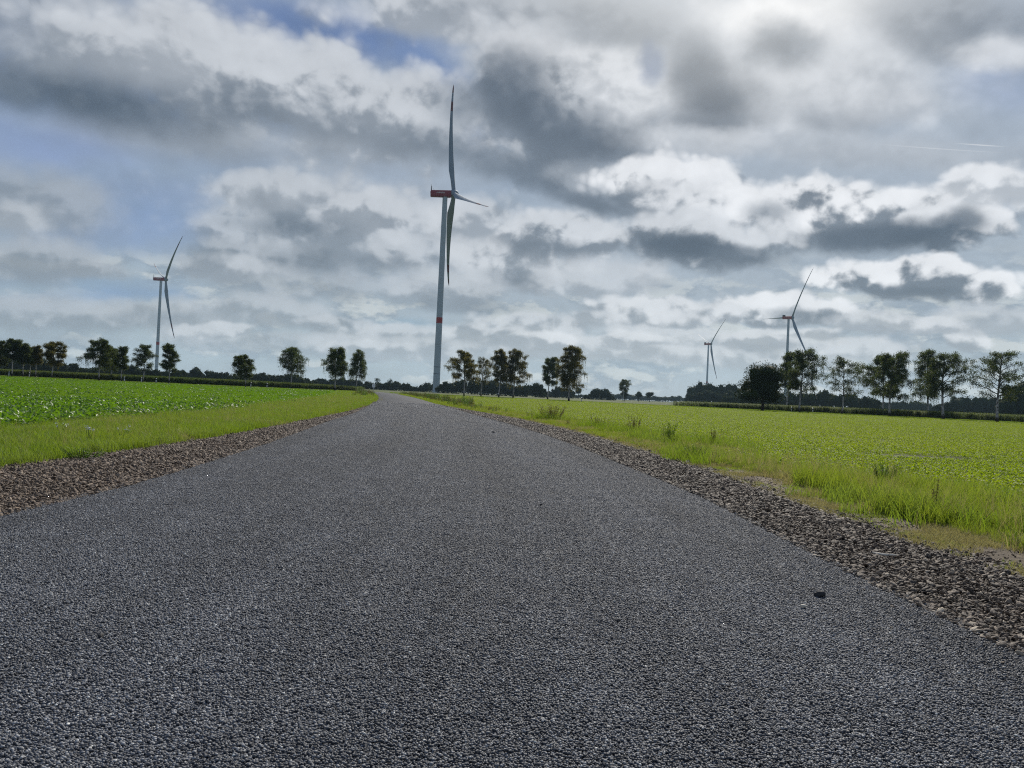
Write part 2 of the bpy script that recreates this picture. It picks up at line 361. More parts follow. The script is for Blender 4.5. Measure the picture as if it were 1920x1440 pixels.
def road_mat():
    m, T = mat('asphalt')
    p = pos(T)
    v = T.n('ShaderNodeTexVoronoi', {'Vector': p, 'Scale': 120.0}, feature='F1')
    big = T.noise(p, .8, 5, .6).outputs['Fac']; mid = T.noise(p, 14, 4, .6).outputs['Fac']
    g = T.mix(T.mr(T.n('ShaderNodeSeparateColor', {0: v.outputs['Color']}).outputs[0], 0, 1, smooth=False), (.03, .033, .040, 1), (.10, .105, .118, 1))
    g = T.mix(T.mr(v.outputs['Distance'], .45, .8), g, (.018, .02, .026, 1))
    # wheel tracks show a little darker, stretched along the road
    tr = T.noise(T.vm('MULTIPLY', p, (1.2, .06, 1)), 1.0, 4, .6).outputs['Fac']
    k = T.m('MULTIPLY', road_tone(T), T.mr(mid, .35, .65, .9, 1.1))
    col = T.mix(1.0, g, T.n('ShaderNodeCombineXYZ', {0: k, 1: k, 2: k}).outputs[0], 'MULTIPLY')
    bm = T.n('ShaderNodeBump', {'Strength': .9, 'Distance': .006, 'Height': T.m('SUBTRACT', 1.0, v.outputs['Distance'])}).outputs[0]
    out(T, bsdf(T, col, .85, .15, bm)); return m


def stone_mat(name, lo, hi, pale=(.42, .37, .31)):
    m, T = mat(name)
    r = orand(T); n = T.noise(T.n('ShaderNodeTexCoord').outputs['Object'], 2.5, 4, .65).outputs['Fac']
    c = T.mix(r, lo + (1,), hi + (1,)); c = T.mix(T.mr(r, .9, .97), c, pale + (1,))
    c = T.mix(T.mr(n, .35, .7, .0, .5), c, tuple(.55 * v for v in lo) + (1,))
    bm = T.n('ShaderNodeBump', {'Strength': .4, 'Distance': .05, 'Height': n}).outputs[0]
    out(T, bsdf(T, c, .7, .4, bm)); return m


def soil_mat(name, a, b, scale=30, voro=90, dark=(.03, .026, .022)):
    m, T = mat(name); p = pos(T)
    n = T.noise(p, scale, 6, .65).outputs['Fac']; n2 = T.noise(p, .6, 4, .6).outputs['Fac']
    v = T.n('ShaderNodeTexVoronoi', {'Vector': p, 'Scale': voro})
    c = T.mix(T.mr(T.m('ADD', T.m('MULTIPLY', n, .6), T.m('MULTIPLY', n2, .4)), .35, .65), a + (1,), b + (1,))
    c = T.mix(T.mr(v.outputs['Distance'], .45, .8), c, dark + (1,))
    bm = T.n('ShaderNodeBump', {'Strength': .8, 'Distance': .012, 'Height': T.m('SUBTRACT', n, v.outputs['Distance'])}).outputs[0]
    out(T, bsdf(T, c, .9, .2, bm)); return m


def bark_mat():
    m, T = mat('birch_bark')
    p = T.n('ShaderNodeTexCoord').outputs['Object']; s = T.n('ShaderNodeSeparateXYZ', {0: p}).outputs[2]
    n = T.noise(T.vm('MULTIPLY', p, (4, 4, 2.2)), 1.0, 5, .65).outputs['Fac']
    c = T.mix(T.mr(n, .50, .60), (.40, .385, .36, 1), (.05, .042, .038, 1))
    base = T.mr(T.m('ADD', s, T.m('MULTIPLY', n, 1.6)), 2.0, 1.2)
    c = T.mix(base, c, (.035, .03, .027, 1))
    c = T.mix(T.mr(s, 3.4, 6.5, 0, .85), c, (.10, .085, .07, 1))
    out(T, bsdf(T, c, .85, .2)); return m


def paint_mat(name, col, rough=.45, var=.06):
    m, T = mat(name); n = T.noise(pos(T), .35, 5, .6).outputs['Fac']
    k = T.mr(n, .3, .7, 1 - var, 1 + var, False)
    c = T.mix(1.0, col + (1,), T.n('ShaderNodeCombineXYZ', {0: k, 1: k, 2: k}).outputs[0], 'MULTIPLY')
    out(T, bsdf(T, c, rough, .4)); return m


def ground_mat():
    m, T = mat('far_fields'); p = pos(T)
    n = T.noise(T.vm('MULTIPLY', p, (.006, .012, 0)), 1.0, 3, .5).outputs['Fac']; f = T.noise(p, 3.0, 5, .6).outputs['Fac']
    c = T.mix(T.mr(n, .40, .6), (.075, .10, .03, 1), (.12, .125, .055, 1))
    c = T.mix(T.mr(f, .35, .7, 0, .5), c, (.04, .05, .02, 1))
    out(T, bsdf(T, c, .95, .1)); return m


M_CHIP, M_ROAD = chip_mat(), road_mat()
M_STONE = stone_mat('shoulder_stone', (.075, .050, .033), (.28, .20, .135), (.42, .33, .24))
M_STONE_R = stone_mat('dark_shoulder_stone', (.050, .038, .030), (.25, .185, .130), (.46, .38, .28))
M_PEB = stone_mat('dark_pebble_stone', (.035, .033, .033), (.06, .056, .053), (.06, .056, .053))
M_GRAV = soil_mat('gravel_bed', (.035, .029, .024), (.075, .06, .048), 40, 45, (.012, .010, .009))
M_SOIL = soil_mat('sandy_verge_soil', (.10, .078, .055), (.22, .175, .115), 7, 55, (.05, .04, .03))
M_FSOIL = soil_mat('field_soil', (.045, .05, .022), (.08, .085, .03), 9, 30)
M_GROUND = ground_mat()
M_GRASS = leaf_mat('verge_grass', (.05, .095, .010), (.17, .26, .028), (.32, .46, .02), .55, .45, .25, (.17, .19, .06), .6)
M_GRASSY = leaf_mat('bright_grass', (.08, .13, .012), (.23, .30, .035), (.38, .48, .025), .55, .45, .25, (.22, .25, .07), .9)
M_DRY = leaf_mat('dry_grass', (.20, .17, .07), (.36, .32, .13), (.42, .38, .12), .6, .4, .3)
M_CROPL = leaf_mat('left_crop_leaf', (.045, .11, .010), (.12, .23, .02), (.22, .42, .01), .42, .4, .28)
M_CROPG = leaf_mat('left_young_crop', (.05, .115, .003), (.135, .25, .005), (.24, .47, .005), .5, .45, .2, (.17, .25, .015), .06)
M_CROPR = leaf_mat('right_crop_leaf', (.10, .15, .006), (.20, .28, .012), (.42, .56, .01), .55, .47, .14, (.21, .25, .012), .10)
M_MAIZE = leaf_mat('maize_leaf', (.045, .075, .018), (.13, .18, .04), (.24, .32, .03), .7, .42, .1, (.12, .13, .04), .06)
M_BIRCH = leaf_mat('birch_leaf', (.016, .030, .010), (.065, .090, .022), (.13, .17, .02), .6, .32, .15)
M_TIP = paint_mat('blade_tip_red_paint', (.10, .008, .008), .6)
M_BIRCHY = leaf_mat('yellowing_birch_leaf', (.030, .038, .010), (.12, .108, .022), (.22, .19, .02), .6, .34, .15)
M_OAK = leaf_mat('dark_tree_leaf', (.010, .020, .007), (.038, .055, .015), (.05, .07, .01), .7, .18, .08)
M_WOODL = leaf_mat('wood_leaf', (.012, .024, .012), (.040, .058, .022), (.05, .065, .015), .8, .16, .06)
M_BARK = bark_mat()
M_TWIG = paint_mat('dark_twig_bark', (.05, .04, .033), .9, .3)
M_TOWER = paint_mat('turbine_pale_grey_paint', (.34, .39, .43), .55)
M_BLADE = paint_mat('turbine_blade_paint', (.18, .22, .26), .65)
M_RED = paint_mat('turbine_red_paint', (.30, .012, .010), .55)
M_NAC = paint_mat('nacelle_wine_red_paint', (.20, .004, .016), .55)
M_NACO = paint_mat('nacelle_orange_red_paint', (.26, .028, .014), .6)
M_DARK = paint_mat('dark_metal_paint', (.02, .022, .028), .5)
M_WHITE = paint_mat('post_white_paint', (.75, .75, .72), .5)
M_STEM = leaf_mat('weed_stem', (.08, .075, .028), (.19, .165, .06), (.22, .19, .05), .7, .3, .15)
M_WEED = leaf_mat('dark_weed_leaf', (.04, .085, .014), (.10, .17, .03), (.16, .28, .02), .5, .4, .2)
M_BONE = paint_mat('bleached_wood', (.62, .56, .46), .7, .15)

# ------------------------------------------------------------------ ground plan (metres, camera over the origin)
ROAD_L = [(-3.62, -6), (-3.6, 0), (-3.58, 3), (-3.55, 5.5), (-3.55, 7.1), (-3.66, 8.6), (-3.82, 10.4), (-4.08, 13), (-4.5, 16.5), (-5.2, 22), (-6.0, 29.5), (-7.9, 43), (-10.2, 58), (-13.3, 77), (-17.5, 100), (-22.2, 125), (-28.5, 155), (-33, 176), (-39, 206)]
ROAD_R = [(2.35, -6), (2.3, 0), (2.26, 3), (2.18, 4.6), (2.15, 6), (2.12, 8), (2.0, 9.6), (1.8, 12), (1.5, 15.4), (.95, 20), (.1, 25.6), (-1.3, 33.5), (-3.0, 43.5), (-5.9, 60.6), (-9.2, 81), (-12.5, 100), (-17, 125), (-23.4, 157), (-27.6, 176), (-34.5, 206)]
GL_OUT = [(-5.65, -6), (-5.62, 0), (-5.6, 6), (-5.52, 9), (-5.47, 11), (-5.5, 14.5), (-5.85, 19.5), (-6.35, 25.6), (-6.95, 33), (-8.1, 43), (-10.4, 58)]
GR_OUT = [(3.7, -6), (3.6, 0), (3.5, 5), (3.34, 6.3), (3.26, 8.1), (3.22, 10), (3.2, 11.4), (3.0, 14.2), (2.6, 18.5), (1.8, 25), (.3, 33.5), (-2.0, 43), (-5.6, 58)]
GRASS_R = [(4.5, -6), (4.4, 0), (4.2, 5), (4.05, 6.8), (3.85, 8), (4.1, 9.5), (3.95, 10.6), (3.85, 12.4), (3.4, 14), (2.95, 17), (1.9, 25), (.4, 33.5), (-1.9, 43), (-5.5, 58), (-12.4, 100), (-23.2, 157)]
AVENUE = [(-420, 110), (-160, 140), (-103, 153), (-80, 154), (-66, 155), (-50, 164), (-38, 182), (-24, 198), (-8, 200), (12, 193), (36, 173), (56, 160), (76, 154), (90, 144), (140, 126), (420, 40)]


def interp(tab, y): return np.interp(y, [p[1] for p in tab], [p[0] for p in tab])
def av_y(x): return np.interp(x, [p[0] for p in AVENUE], [p[1] for p in AVENUE])


def wob(y, s=0.0, a=.03):
    return a * (np.sin(y * 5.1 + s) + .7 * np.sin(y * 11.7 + 2 * s) + .5 * np.sin(y * 23.1 + 3 * s))


def strip(name, left, right, ys, z0, z1, m, kind='structure', n=2, wl=0, wr=0):
    V = []; ys = list(ys)
    for y in ys:
        a = left(y) + (wob(y, 1, wl) if wl else 0); b = right(y) + (wob(y, 4, wr) if wr else 0)
        for i in range(n + 1):
            t = i / n; V.append((a + (b - a) * t, y, z0 + (z1 - z0) * t))
    k = n + 1
    Q = [[i * k + j, i * k + j + 1, (i + 1) * k + j + 1, (i + 1) * k + j] for i in range(len(ys) - 1) for j in range(n)]
    return tag(obj(name, mesh_np(name, V, np.array(Q), [m], True)), kind=kind)


# ground out to the horizon
me = mesh_np('ground', [(-4500, -1500, -.09), (4500, -1500, -.09), (4500, 5000, -.09), (-4500, 5000, -.09)], np.array([[0, 1, 2, 3]]), [M_GROUND])
tag(obj('ground', me), kind='structure')
ysr = list(np.arange(-6, 60, .25)) + list(np.arange(60, 206, 2))
# road: a slab with real edges
V = []
for y in ysr:
    a, b = interp(ROAD_L, y) + wob(y, 1, .02), interp(ROAD_R, y) + wob(y, 4, .02)
    V += [(a - .03, y, -.04), (a, y, 0), ((a + b) / 2, y, .012), (b, y, 0), (b + .03, y, -.04)]
Q = [[i * 5 + j, i * 5 + j + 1, i * 5 + j + 6, i * 5 + j + 5] for i in range(len(ysr) - 1) for j in range(4)]
road = tag(obj('road', mesh_np('road', V, np.array(Q), [M_ROAD], True)), kind='structure')
ys1 = np.arange(-6, 58.1, .4)
g_l = strip('gravel_shoulder', lambda y: interp(GL_OUT, y), lambda y: interp(ROAD_L, y) + .02, ys1, -.045, -.012, M_GRAV, n=3, wl=.05)
g_r = strip('gravel_shoulder', lambda y: interp(ROAD_R, y) - .02, lambda y: interp(GR_OUT, y), ys1, -.012, -.045, M_GRAV, n=3, wr=.05)
ys2 = np.concatenate([np.arange(-6, 60, 1.0), np.arange(60, 160, 5)])
strip('verge', lambda y: interp(ROAD_R, y) + .05, lambda y: interp(GRASS_R, y) + 1.6, ys2, -.050, -.050, M_SOIL)
strip('verge', lambda y: interp(ROAD_L, y) - 5.2, lambda y: interp(ROAD_L, y) - .05, ys2, -.050, -.050, M_SOIL)


def field_sheet(side):
    V = []; 
    xs = np.linspace(0, 1, 60)
    for t in xs:
        if side < 0: x = -30 - t ** 1.5 * 380
        else: x = -24 + t ** 1.5 * 420
        V.append((x, av_y(x) - 3.0, -.056))
    n = len(V)
    for i, t in enumerate(xs):
        x = V[i][0]; yt = V[i][1]
        # near edge follows the road
        V.append((interp(ROAD_L, -6) - .4 - t * 400 if side < 0 else interp(ROAD_R, -6) + .4 + t * 400, -6, -.056))
    Q = []
    return V, n


# crop fields: between the road and the avenue, as a row-by-row strip
def fld(side):
    V = []; K = 30; ys = np.concatenate([np.arange(-6, 60, 3.0), np.arange(60, 203, 3)])
    for y in ys:
        for j in range(K + 1):
            t = (j / K) ** 1.8
            a = (interp(ROAD_L, y) - .3) if side < 0 else (interp(ROAD_R, y) + .3)
            x = a + side * t * 380
            V.append((x, min(y, av_y(x) - 3.5), -.056))
    k = K + 1
    Q = [[i * k + j, i * k + j + 1, (i + 1) * k + j + 1, (i + 1) * k + j] for i in range(len(ys) - 1) for j in range(K)]
    if side < 0: Q = [q[::-1] for q in Q]
    tag(obj('crop_field', mesh_np('crop_field', V, np.array(Q), [M_FSOIL])), kind='structure')


fld(-1); fld(1)
# the country road of the avenue, crossing behind
AX = np.linspace(-400, 400, 220)
V = []
for x in AX: V += [(x, av_y(x) + 2.6, -.04), (x, av_y(x) + 7.0, -.04)]
Q = [[2 * i, 2 * i + 2, 2 * i + 3, 2 * i + 1] for i in range(len(AX) - 1)]
tag(obj('country_road', mesh_np('country_road', V, np.array(Q), [paint_mat('old_asphalt', (.17, .17, .17), .85, .15)])), kind='structure')


# ------------------------------------------------------------------ scatter with geometry nodes (stuff only)
def source(name, meshes):
    c = bpy.data.collections.new(name)
    for i, me in enumerate(meshes): c.objects.link(bpy.data.objects.new(f'{name}_{i:02d}', me))
    return c


def scatter(name, pts, rot, scl, coll, idx, parent=None):
    me = bpy.data.meshes.new(name); me.vertices.add(len(pts)); me.vertices.foreach_set('co', np.asarray(pts, np.float32).ravel())
    a = me.attributes.new('rot', 'FLOAT_VECTOR', 'POINT'); a.data.foreach_set('vector', np.asarray(rot, np.float32).ravel())
    a = me.attributes.new('scl', 'FLOAT_VECTOR', 'POINT'); a.data.foreach_set('vector', np.asarray(scl, np.float32).ravel())
    a = me.attributes.new('idx', 'INT', 'POINT'); a.data.foreach_set('value', np.asarray(idx, np.int32))
    g = bpy.data.node_groups.new(name, 'GeometryNodeTree')
    g.interface.new_socket('Geometry', in_out='INPUT', socket_type='NodeSocketGeometry'); g.interface.new_socket('Geometry', in_out='OUTPUT', socket_type='NodeSocketGeometry')
    T = NT(g); gi = g.nodes.new('NodeGroupInput'); go = g.nodes.new('NodeGroupOutput')
    ci = T.n('GeometryNodeCollectionInfo', {'Collection': coll, 'Separate Children': True, 'Reset Children': True})
    def na(n, ty):
        nd = g.nodes.new('GeometryNodeInputNamedAttribute'); nd.data_type = ty; nd.inputs[0].default_value = n
        return nd.outputs['Attribute']
    ip = T.n('GeometryNodeInstanceOnPoints', {'Points': gi.outputs[0], 'Instance': ci.outputs[0], 'Pick Instance': True, 'Instance Index': na('idx', 'INT'), 'Rotation': na('rot', 'FLOAT_VECTOR'), 'Scale': na('scl', 'FLOAT_VECTOR')})
    g.links.new(ip.outputs[0], go.inputs[0])
    o = obj(name, me, parent); md = o.modifiers.new('scatter', 'NODES'); md.node_group = g
    return tag(o, kind='stuff')


def zrot(n, tilt=0.0):
    return np.stack([rng.normal(0, tilt, n) if tilt else np.zeros(n), rng.normal(0, tilt, n) if tilt else np.zeros(n), rng.uniform(0, 6.283, n)], -1)


# asphalt chippings: patches of loose-looking 8 mm chips bedded in the near road
def chip_tile(seed, size=.5):
    r = np.random.default_rng(seed); n = int((size / .0063) ** 2)
    k = int(n ** .5); gx, gy = np.meshgrid(np.arange(k), np.arange(k)); P = (np.stack([gx, gy], -1).reshape(-1, 2) + .5 + r.uniform(-.48, .48, (k * k, 2))) * size / k - size / 2
    V0, F0 = ico(0); n = len(P)
    rad = r.uniform(.0026, .0057, (n, 1, 1)) * np.array([1, 1, .8])
    ang = r.uniform(0, 6.28, n); ca, sa = np.cos(ang), np.sin(ang)
    W = V0[None] * (1 + r.uniform(-.28, .28, (n, 12, 1))) * rad * (np.array([1.25, .9, 1.0]))
    X = W[..., 0] * ca[:, None] - W[..., 1] * sa[:, None]; Y = W[..., 0] * sa[:, None] + W[..., 1] * ca[:, None]
    Z = W[..., 2] + r.normal(.0002, .0026, (n, 1))
    V = np.stack([X + P[:, :1], Y + P[:, 1:], Z], -1).reshape(-1, 3)
    Fc = (F0[None] + (np.arange(n) * 12)[:, None, None]).reshape(-1, 3)
    tone_ = np.repeat(np.clip(r.beta(2.2, 2.4, n) * .92 + (r.random(n) < .012) * .5, 0, 1), 12)
    return mesh_np('chip_patch', V, Fc, [M_CHIP], False, tone_)


tiles = source('chip_patches', [chip_tile(s) for s in (1, 2, 3)])
P_ = []; 
for i, y in enumerate(np.arange(.2, 58, .49)):
    a, b = interp(ROAD_L, y) + .25, interp(ROAD_R, y) - .25; n = int(math.ceil((b - a) / .49)) + 1
    for x in np.linspace(a, b, n): P_.append((x, y, .004 + .008 * (1 - abs((x - (a + b) / 2) / ((b - a) / 2)) ** 1.0)))
P_ = np.array(P_); n = len(P_)
R_ = np.zeros((n, 3)); R_[:, 2] = rng.integers(0, 4, n) * math.pi / 2
scatter('stone_chippings', P_, R_, np.ones((n, 3)), tiles, rng.integers(0, 3, n), road)


# shoulder gravel
def stone_mesh(seed, m, flat=.5, sub=1):
    r = np.random.default_rng(seed); V, Fc = ico(sub)
    # chop by random planes for an angular outline
    for _ in range(9):
        nrm = r.normal(size=3); nrm /= np.linalg.norm(nrm); dcut = r.uniform(.62, .9)
        s_ = V @ nrm; over = np.maximum(s_ - dcut, 0); V = V - over[:, None] * nrm
    V = V * np.array([r.uniform(1.0, 1.5), r.uniform(.7, 1.0), flat * r.uniform(.7, 1.2)])
    return mesh_np('stone', V, Fc, [m], False)


stone_l = source('stones_brown', [stone_mesh(s, M_STONE, .38) for s in range(10, 18)])
stone_r = source('stones_grey', [stone_mesh(s, M_STONE_R, .38) for s in range(30, 38)])



def gravel(side, parent, coll, n0, ymax):
    # more stones near, fewer and slightly larger ones far off
    u = rng.random(n0 * 3); y = 1.0 + (ymax - 1.0) * u ** 1.7
    if side < 0: a, b = interp(GL_OUT, y), interp(ROAD_L, y)
    else: a, b = interp(ROAD_R, y), interp(GR_OUT, y)
    t = rng.uniform(-.06, 1.09, len(y)) if side > 0 else rng.uniform(-.06, 1.05, len(y))
    x = a + (b - a) * t
    keep = rng.random(len(y)) < np.clip((b - a) / 2.2, 0, 1)
    x, y, t = x[keep][:n0], y[keep][:n0], t[keep][:n0]; n = len(x)
    s = rng.lognormal(math.log(.0076 if side > 0 else .0085), .45, n); s = np.clip(s, .003, .021) * (1 + y / 60)
    s *= np.where(y < 7, .95, 1.1)
    edge = t if side < 0 else 1 - t        # 1 at the road
    zb = -.045 + .035 * np.clip(edge, 0, 1)
    z = zb + s * .25 + rng.uniform(0, .026, n) * np.clip(1 - np.abs(edge - .5) * 1.6, .15, 1)
    onroad = (t > 1) if side < 0 else (t < 0); z = np.where(onroad, .006 + s * .3, z)
    pts = np.stack([x, y, z], -1); sc = np.stack([s] * 3, -1)
    o = scatter('loose_gravel', pts, zrot(n, .55), sc, coll, rng.integers(0, 8, n), parent)
    return o


gravel(-1, g_l, stone_l, 130000, 58)
gravel(1, g_r, stone_r, 170000, 58)
n = 14000; y = 2 + 26 * rng.random(n) ** 1.5; x = interp(GR_OUT, y) + rng.exponential(.22, n) - .1; s_ = rng.uniform(.004, .013, n)
scatter('strewn_gravel', np.stack([x, y, np.full(n, -.047) + s_ * .3], -1), zrot(n, .4), np.stack([s_] * 3, -1), stone_l, rng.integers(0, 8, n), g_r)
n = 9000; y = 4 + 26 * rng.random(n) ** 1.5; x = interp(GL_OUT, y) - rng.exponential(.10, n) + .08; s_ = rng.uniform(.005, .013, n)
scatter('strewn_gravel', np.stack([x, y, np.full(n, -.046) + s_ * .3], -1), zrot(n, .4), np.stack([s_] * 3, -1), stone_l, rng.integers(0, 8, n), g_l)
for sd_, tab in ((1, ROAD_R), (-1, ROAD_L)):
    n = 700; y = 2 + 40 * rng.random(n) ** 1.4; x = interp(tab, y) - sd_ * rng.exponential(.16, n); s_ = rng.uniform(.003, .009, n)
    scatter('strewn_gravel', np.stack([x, y, .008 + s_ * .4], -1), zrot(n, .4), np.stack([s_] * 3, -1), stone_l if sd_ < 0 else stone_r, rng.integers(0, 8, n), road)
# the largest stones of the near shoulders, each a piece of its own
sm_r = [stone_mesh(s, M_STONE_R, .55) for s in range(50, 56)] + [stone_mesh(56, M_STONE, .5)]
sm_l = [stone_mesh(s, M_STONE, .5) for s in range(60, 66)]
for i in range(220):
    y = 2.9 + 3.8 * rnd.random() ** 1.2; a, b = interp(ROAD_R, y), interp(GR_OUT, y); x = a + .04 + (b - a) * rnd.random() * .95
    s = rnd.uniform(.011, .02); o = obj('stone', sm_r[rnd.randrange(7)], g_r, (x, y, -.02 + s * .35 - .02 * (x - a) / (b - a)))
    o.scale = (s, s, s); o.rotation_euler = (rnd.gauss(0, .25), rnd.gauss(0, .25), rnd.uniform(0, 6.28))
for i in range(110):
    y = 5.2 + 4.5 * rnd.random() ** 1.2; a, b = interp(GL_OUT, y), interp(ROAD_L, y); x = a + .1 + (b - a) * rnd.random() * .9
    s = rnd.uniform(.014, .023); o = obj('stone', sm_l[rnd.randrange(6)], g_l, (x, y, -.012 + s * .35 - .02 * (b - x) / (b - a)))
    o.scale = (s, s, s); o.rotation_euler = (rnd.gauss(0, .25), rnd.gauss(0, .25), rnd.uniform(0, 6.28))


# ------------------------------------------------------------------ grass, crops
def blades(seed, n, h, spread, w, lean, m, segs=3, head=0.0):
    r = np.random.default_rng(seed); mb = MB()
    for i in range(n):
        a = r.uniform(0, 6.28); rr = spread * r.random() ** .5; bx, by = rr * math.cos(a), rr * math.sin(a)
        hh = h * r.uniform(.45, 1.0); da = r.uniform(0, 6.28); ln = lean * r.uniform(.2, 1.2) * hh; wa = r.uniform(0, 3.14)
        wx, wy = math.cos(wa) * w / 2, math.sin(wa) * w / 2; V = []
        for j in range(segs + 1):
            t = j / segs; k = (1 - t) ** .7 if j < segs else 0.08
            cx, cy, cz = bx + math.cos(da) * ln * t * t, by + math.sin(da) * ln * t * t, hh * (t - .25 * lean * t * t)
            V += [(cx - wx * k, cy - wy * k, cz), (cx + wx * k, cy + wy * k, cz)]
        mb.add(V, [[2 * j, 2 * j + 1, 2 * j + 3, 2 * j + 2] for j in range(segs)], None, r.random())
    return mb.mesh('tuft', [m])


def leafy(seed, n, h, spread, lw, ll, m, flat=.5):
    """small broad-leaved plants: leaves of six vertices on short arching stalks"""
    r = np.random.default_rng(seed); mb = MB()
    for i in range(n):
        a = r.uniform(0, 6.28); rr = spread * r.random() ** .5
        c = Vector((rr * math.cos(a), rr * math.sin(a), h * r.uniform(.35, 1)))
        d = Vector((math.cos(a + r.normal(0, 1)), math.sin(a + r.normal(0, 1)), r.normal(.25, flat))).normalized()
        s_ = d.cross(Vector((r.normal(0, .5), r.normal(0, .5), 1))).normalized(); up = s_.cross(d)
        L, W = ll * r.uniform(.6, 1.1), lw * r.uniform(.6, 1.1)
        V = [c, c + d * L * .35 + s_ * W * .5 + up * L * .08, c + d * L * .75 + s_ * W * .4, c + d * L - up * L * .12, c + d * L * .75 - s_ * W * .4, c + d * L * .35 - s_ * W * .5 + up * L * .08, c + d * L * .5 - up * .0]
        mb.add([tuple(v) for v in V], None, [[6, 0, 1], [6, 1, 2], [6, 2, 3], [6, 3, 4], [6, 4, 5], [6, 5, 0]], r.random())
    return mb.mesh('plant', [m])


def field_pts(side, n, y0, y1, x_in, x_out=None, power=1.6, tanlim=.95, keepf=None):
    u = rng.random(n); y = (y0 ** (2 - power) + u * (y1 ** (2 - power) - y0 ** (2 - power))) ** (1 / (2 - power))
    xin = x_in(y); xo = side * tanlim * (y + 6) if x_out is None else x_out(y)
    x = xin + (xo - xin) * rng.random(n)
    k = (side * (xo - xin) > 0) & (y < av_y(x) - 3.5)
    if keepf is not None: k &= keepf(x, y)
    return x[k], y[k]


def put(name, x, y, s, coll, nv, z=-.05, tilt=.08, sz=None, parent=None):
    n = len(x); sc = np.stack([s, s, s * (sz if sz is not None else 1)], -1)
    return scatter(name, np.stack([x, y, np.full(n, z)], -1), zrot(n, tilt), sc, coll, rng.integers(0, nv, n), parent)


def smooth_noise(x, y, f, seed=0):
    r = np.random.default_rng(seed); o = 0
    for _ in range(6):
        a = r.uniform(0, 6.28); k = f * r.uniform(.6, 1.6); o = o + np.sin((x * math.cos(a) + y * math.sin(a)) * k + r.uniform(0, 6.28))
    return o / 6


tuft_g = source('verge_tufts', [blades(s, 46, .19, .13, .0065, .55, M_GRASS) for s in range(4)])
tuft_y = source('bright_tufts', [blades(s + 20, 50, .24, .12, .007, .45, M_GRASSY) for s in range(4)])
tuft_c = source('young_crop_tufts', [blades(s + 120, 46, .20, .15, .008, .6, M_CROPG) for s in range(4)])
tuft_t = source('stalk_tufts', [blades(s + 140, 5, .42, .06, .004, .35, M_DRY) for s in range(3)])
tuft_d = source('dry_tufts', [blades(s + 40, 26, .09, .10, .005, .9, M_DRY) for s in range(3)])
tuft_s = source('low_tufts', [blades(s + 60, 26, .06, .09, .005, .8, M_GRASSY) for s in range(3)])
crop_l = source('left_crop_plants', [leafy(s, 26, .15, .14, .055, .095, M_CROPL, .45) for s in range(5)])
crop_r = source('right_crop_plants', [leafy(s + 10, 24, .085, .12, .022, .042, M_CROPR, .4) for s in range(5)])
crop_rb = source('right_crop_blades', [blades(s + 80, 30, .10, .13, .006, .8, M_CROPR) for s in range(3)])

# left verge grass
lin_ = lambda y: interp(GL_OUT, np.minimum(y, 58)) + np.where(y > 58, interp(ROAD_L, y) + 10.4, 0) + .05
croplim = lambda y: interp(ROAD_L, y) - np.interp(y, [0, 14, 25, 45, 80, 150], [5.3, 4.9, 4.2, 4.0, 4.6, 6])
def lgi(y): return np.where(y < 56, interp(GL_OUT, y), interp(ROAD_L, y) - .1)
x, y = field_pts(-1, 26000, 3, 150, lambda y: lgi(y) + .05, lambda y: croplim(y) - .5, 1.35)
put('verge_grass', x, y, rng.uniform(.6, 1.15, len(x)) * (1 + y / 120), tuft_g, 4)
x, y = field_pts(-1, 5000, 4, 150, lambda y: lgi(y) + .1, lambda y: croplim(y) + .8, 1.3, keepf=lambda x, y: smooth_noise(x, y, 1.2, 3) > .05)
put('bright_verge_grass', x, y, rng.uniform(.5, .95, len(x)) * (1 + y / 120), tuft_y, 4)
n = 2600; y = 5 + 60 * rng.random(n) ** 1.5; x = interp(GL_OUT, y) - .2 - rng.random(n) * 4.2
put('grass_stalks', x, y, rng.uniform(.45, .85, n) * (1 + y / 90), tuft_t, 3)
x, y = field_pts(-1, 7000, 4, 100, lambda y: lgi(y) + .05, lambda y: croplim(y) - .3, 1.35, keepf=lambda x, y: smooth_noise(x, y, 1.4, 77) > .1)
put('dry_grass', x, y, rng.uniform(1.0, 2.2, len(x)) * (1 + y / 90), tuft_d, 3)
# left crop
x, y = field_pts(-1, 60000, 9, 203, lambda y: croplim(y) + .2, None, 1.45)
s = rng.uniform(.55, 1.1, len(x)) * (1 + y / 170) * np.where(y > 42, .8, 1)
k = (y < 30 + 5 * smooth_noise(x, y, .3, 21)) & (rng.random(len(x)) < .85) | (rng.random(len(x)) < .07)
put('leafy_crop', x[k], y[k], s[k], crop_l, 5, tilt=.15)
x, y = field_pts(-1, 70000, 9, 203, lambda y: croplim(y) + .5, None, 1.30)
put('young_crop', x, y, rng.uniform(.40, .75, len(x)) * (1 + y / 200), tuft_c, 4)
# right verge grass
def rgi(y): return interp(GRASS_R, y)
def rgo(y): return interp(GRASS_R, y) + np.interp(y, [0, 8, 14, 30, 80, 150], [1.6, 1.5, 1.5, 2.2, 2.6, 3.0])
def tall(x, y): return np.where((y < 11.5) & (smooth_noise(x, y, 1.7, 40) > -.25), 1.0, .52) * (1 + .35 * smooth_noise(x, y, 3.5, 41))
x, y = field_pts(1, 11000, 2.5, 150, rgi, rgo, 1.4, keepf=lambda x, y: smooth_noise(x, y, 2.4, 5) > -.25)
put('bright_verge_grass', x, y, rng.uniform(.5, 1.3, len(x)) * (1 + y / 110) * tall(x, y), tuft_y, 4)
x, y = field_pts(1, 12000, 2.5, 150, rgi, lambda y: rgo(y) + 1.0, 1.4, keepf=lambda x, y: smooth_noise(x, y, 2.0, 8) > -.15)
put('verge_grass', x, y, rng.uniform(.5, 1.25, len(x)) * (1 + y / 110) * tall(x, y), tuft_g, 4)
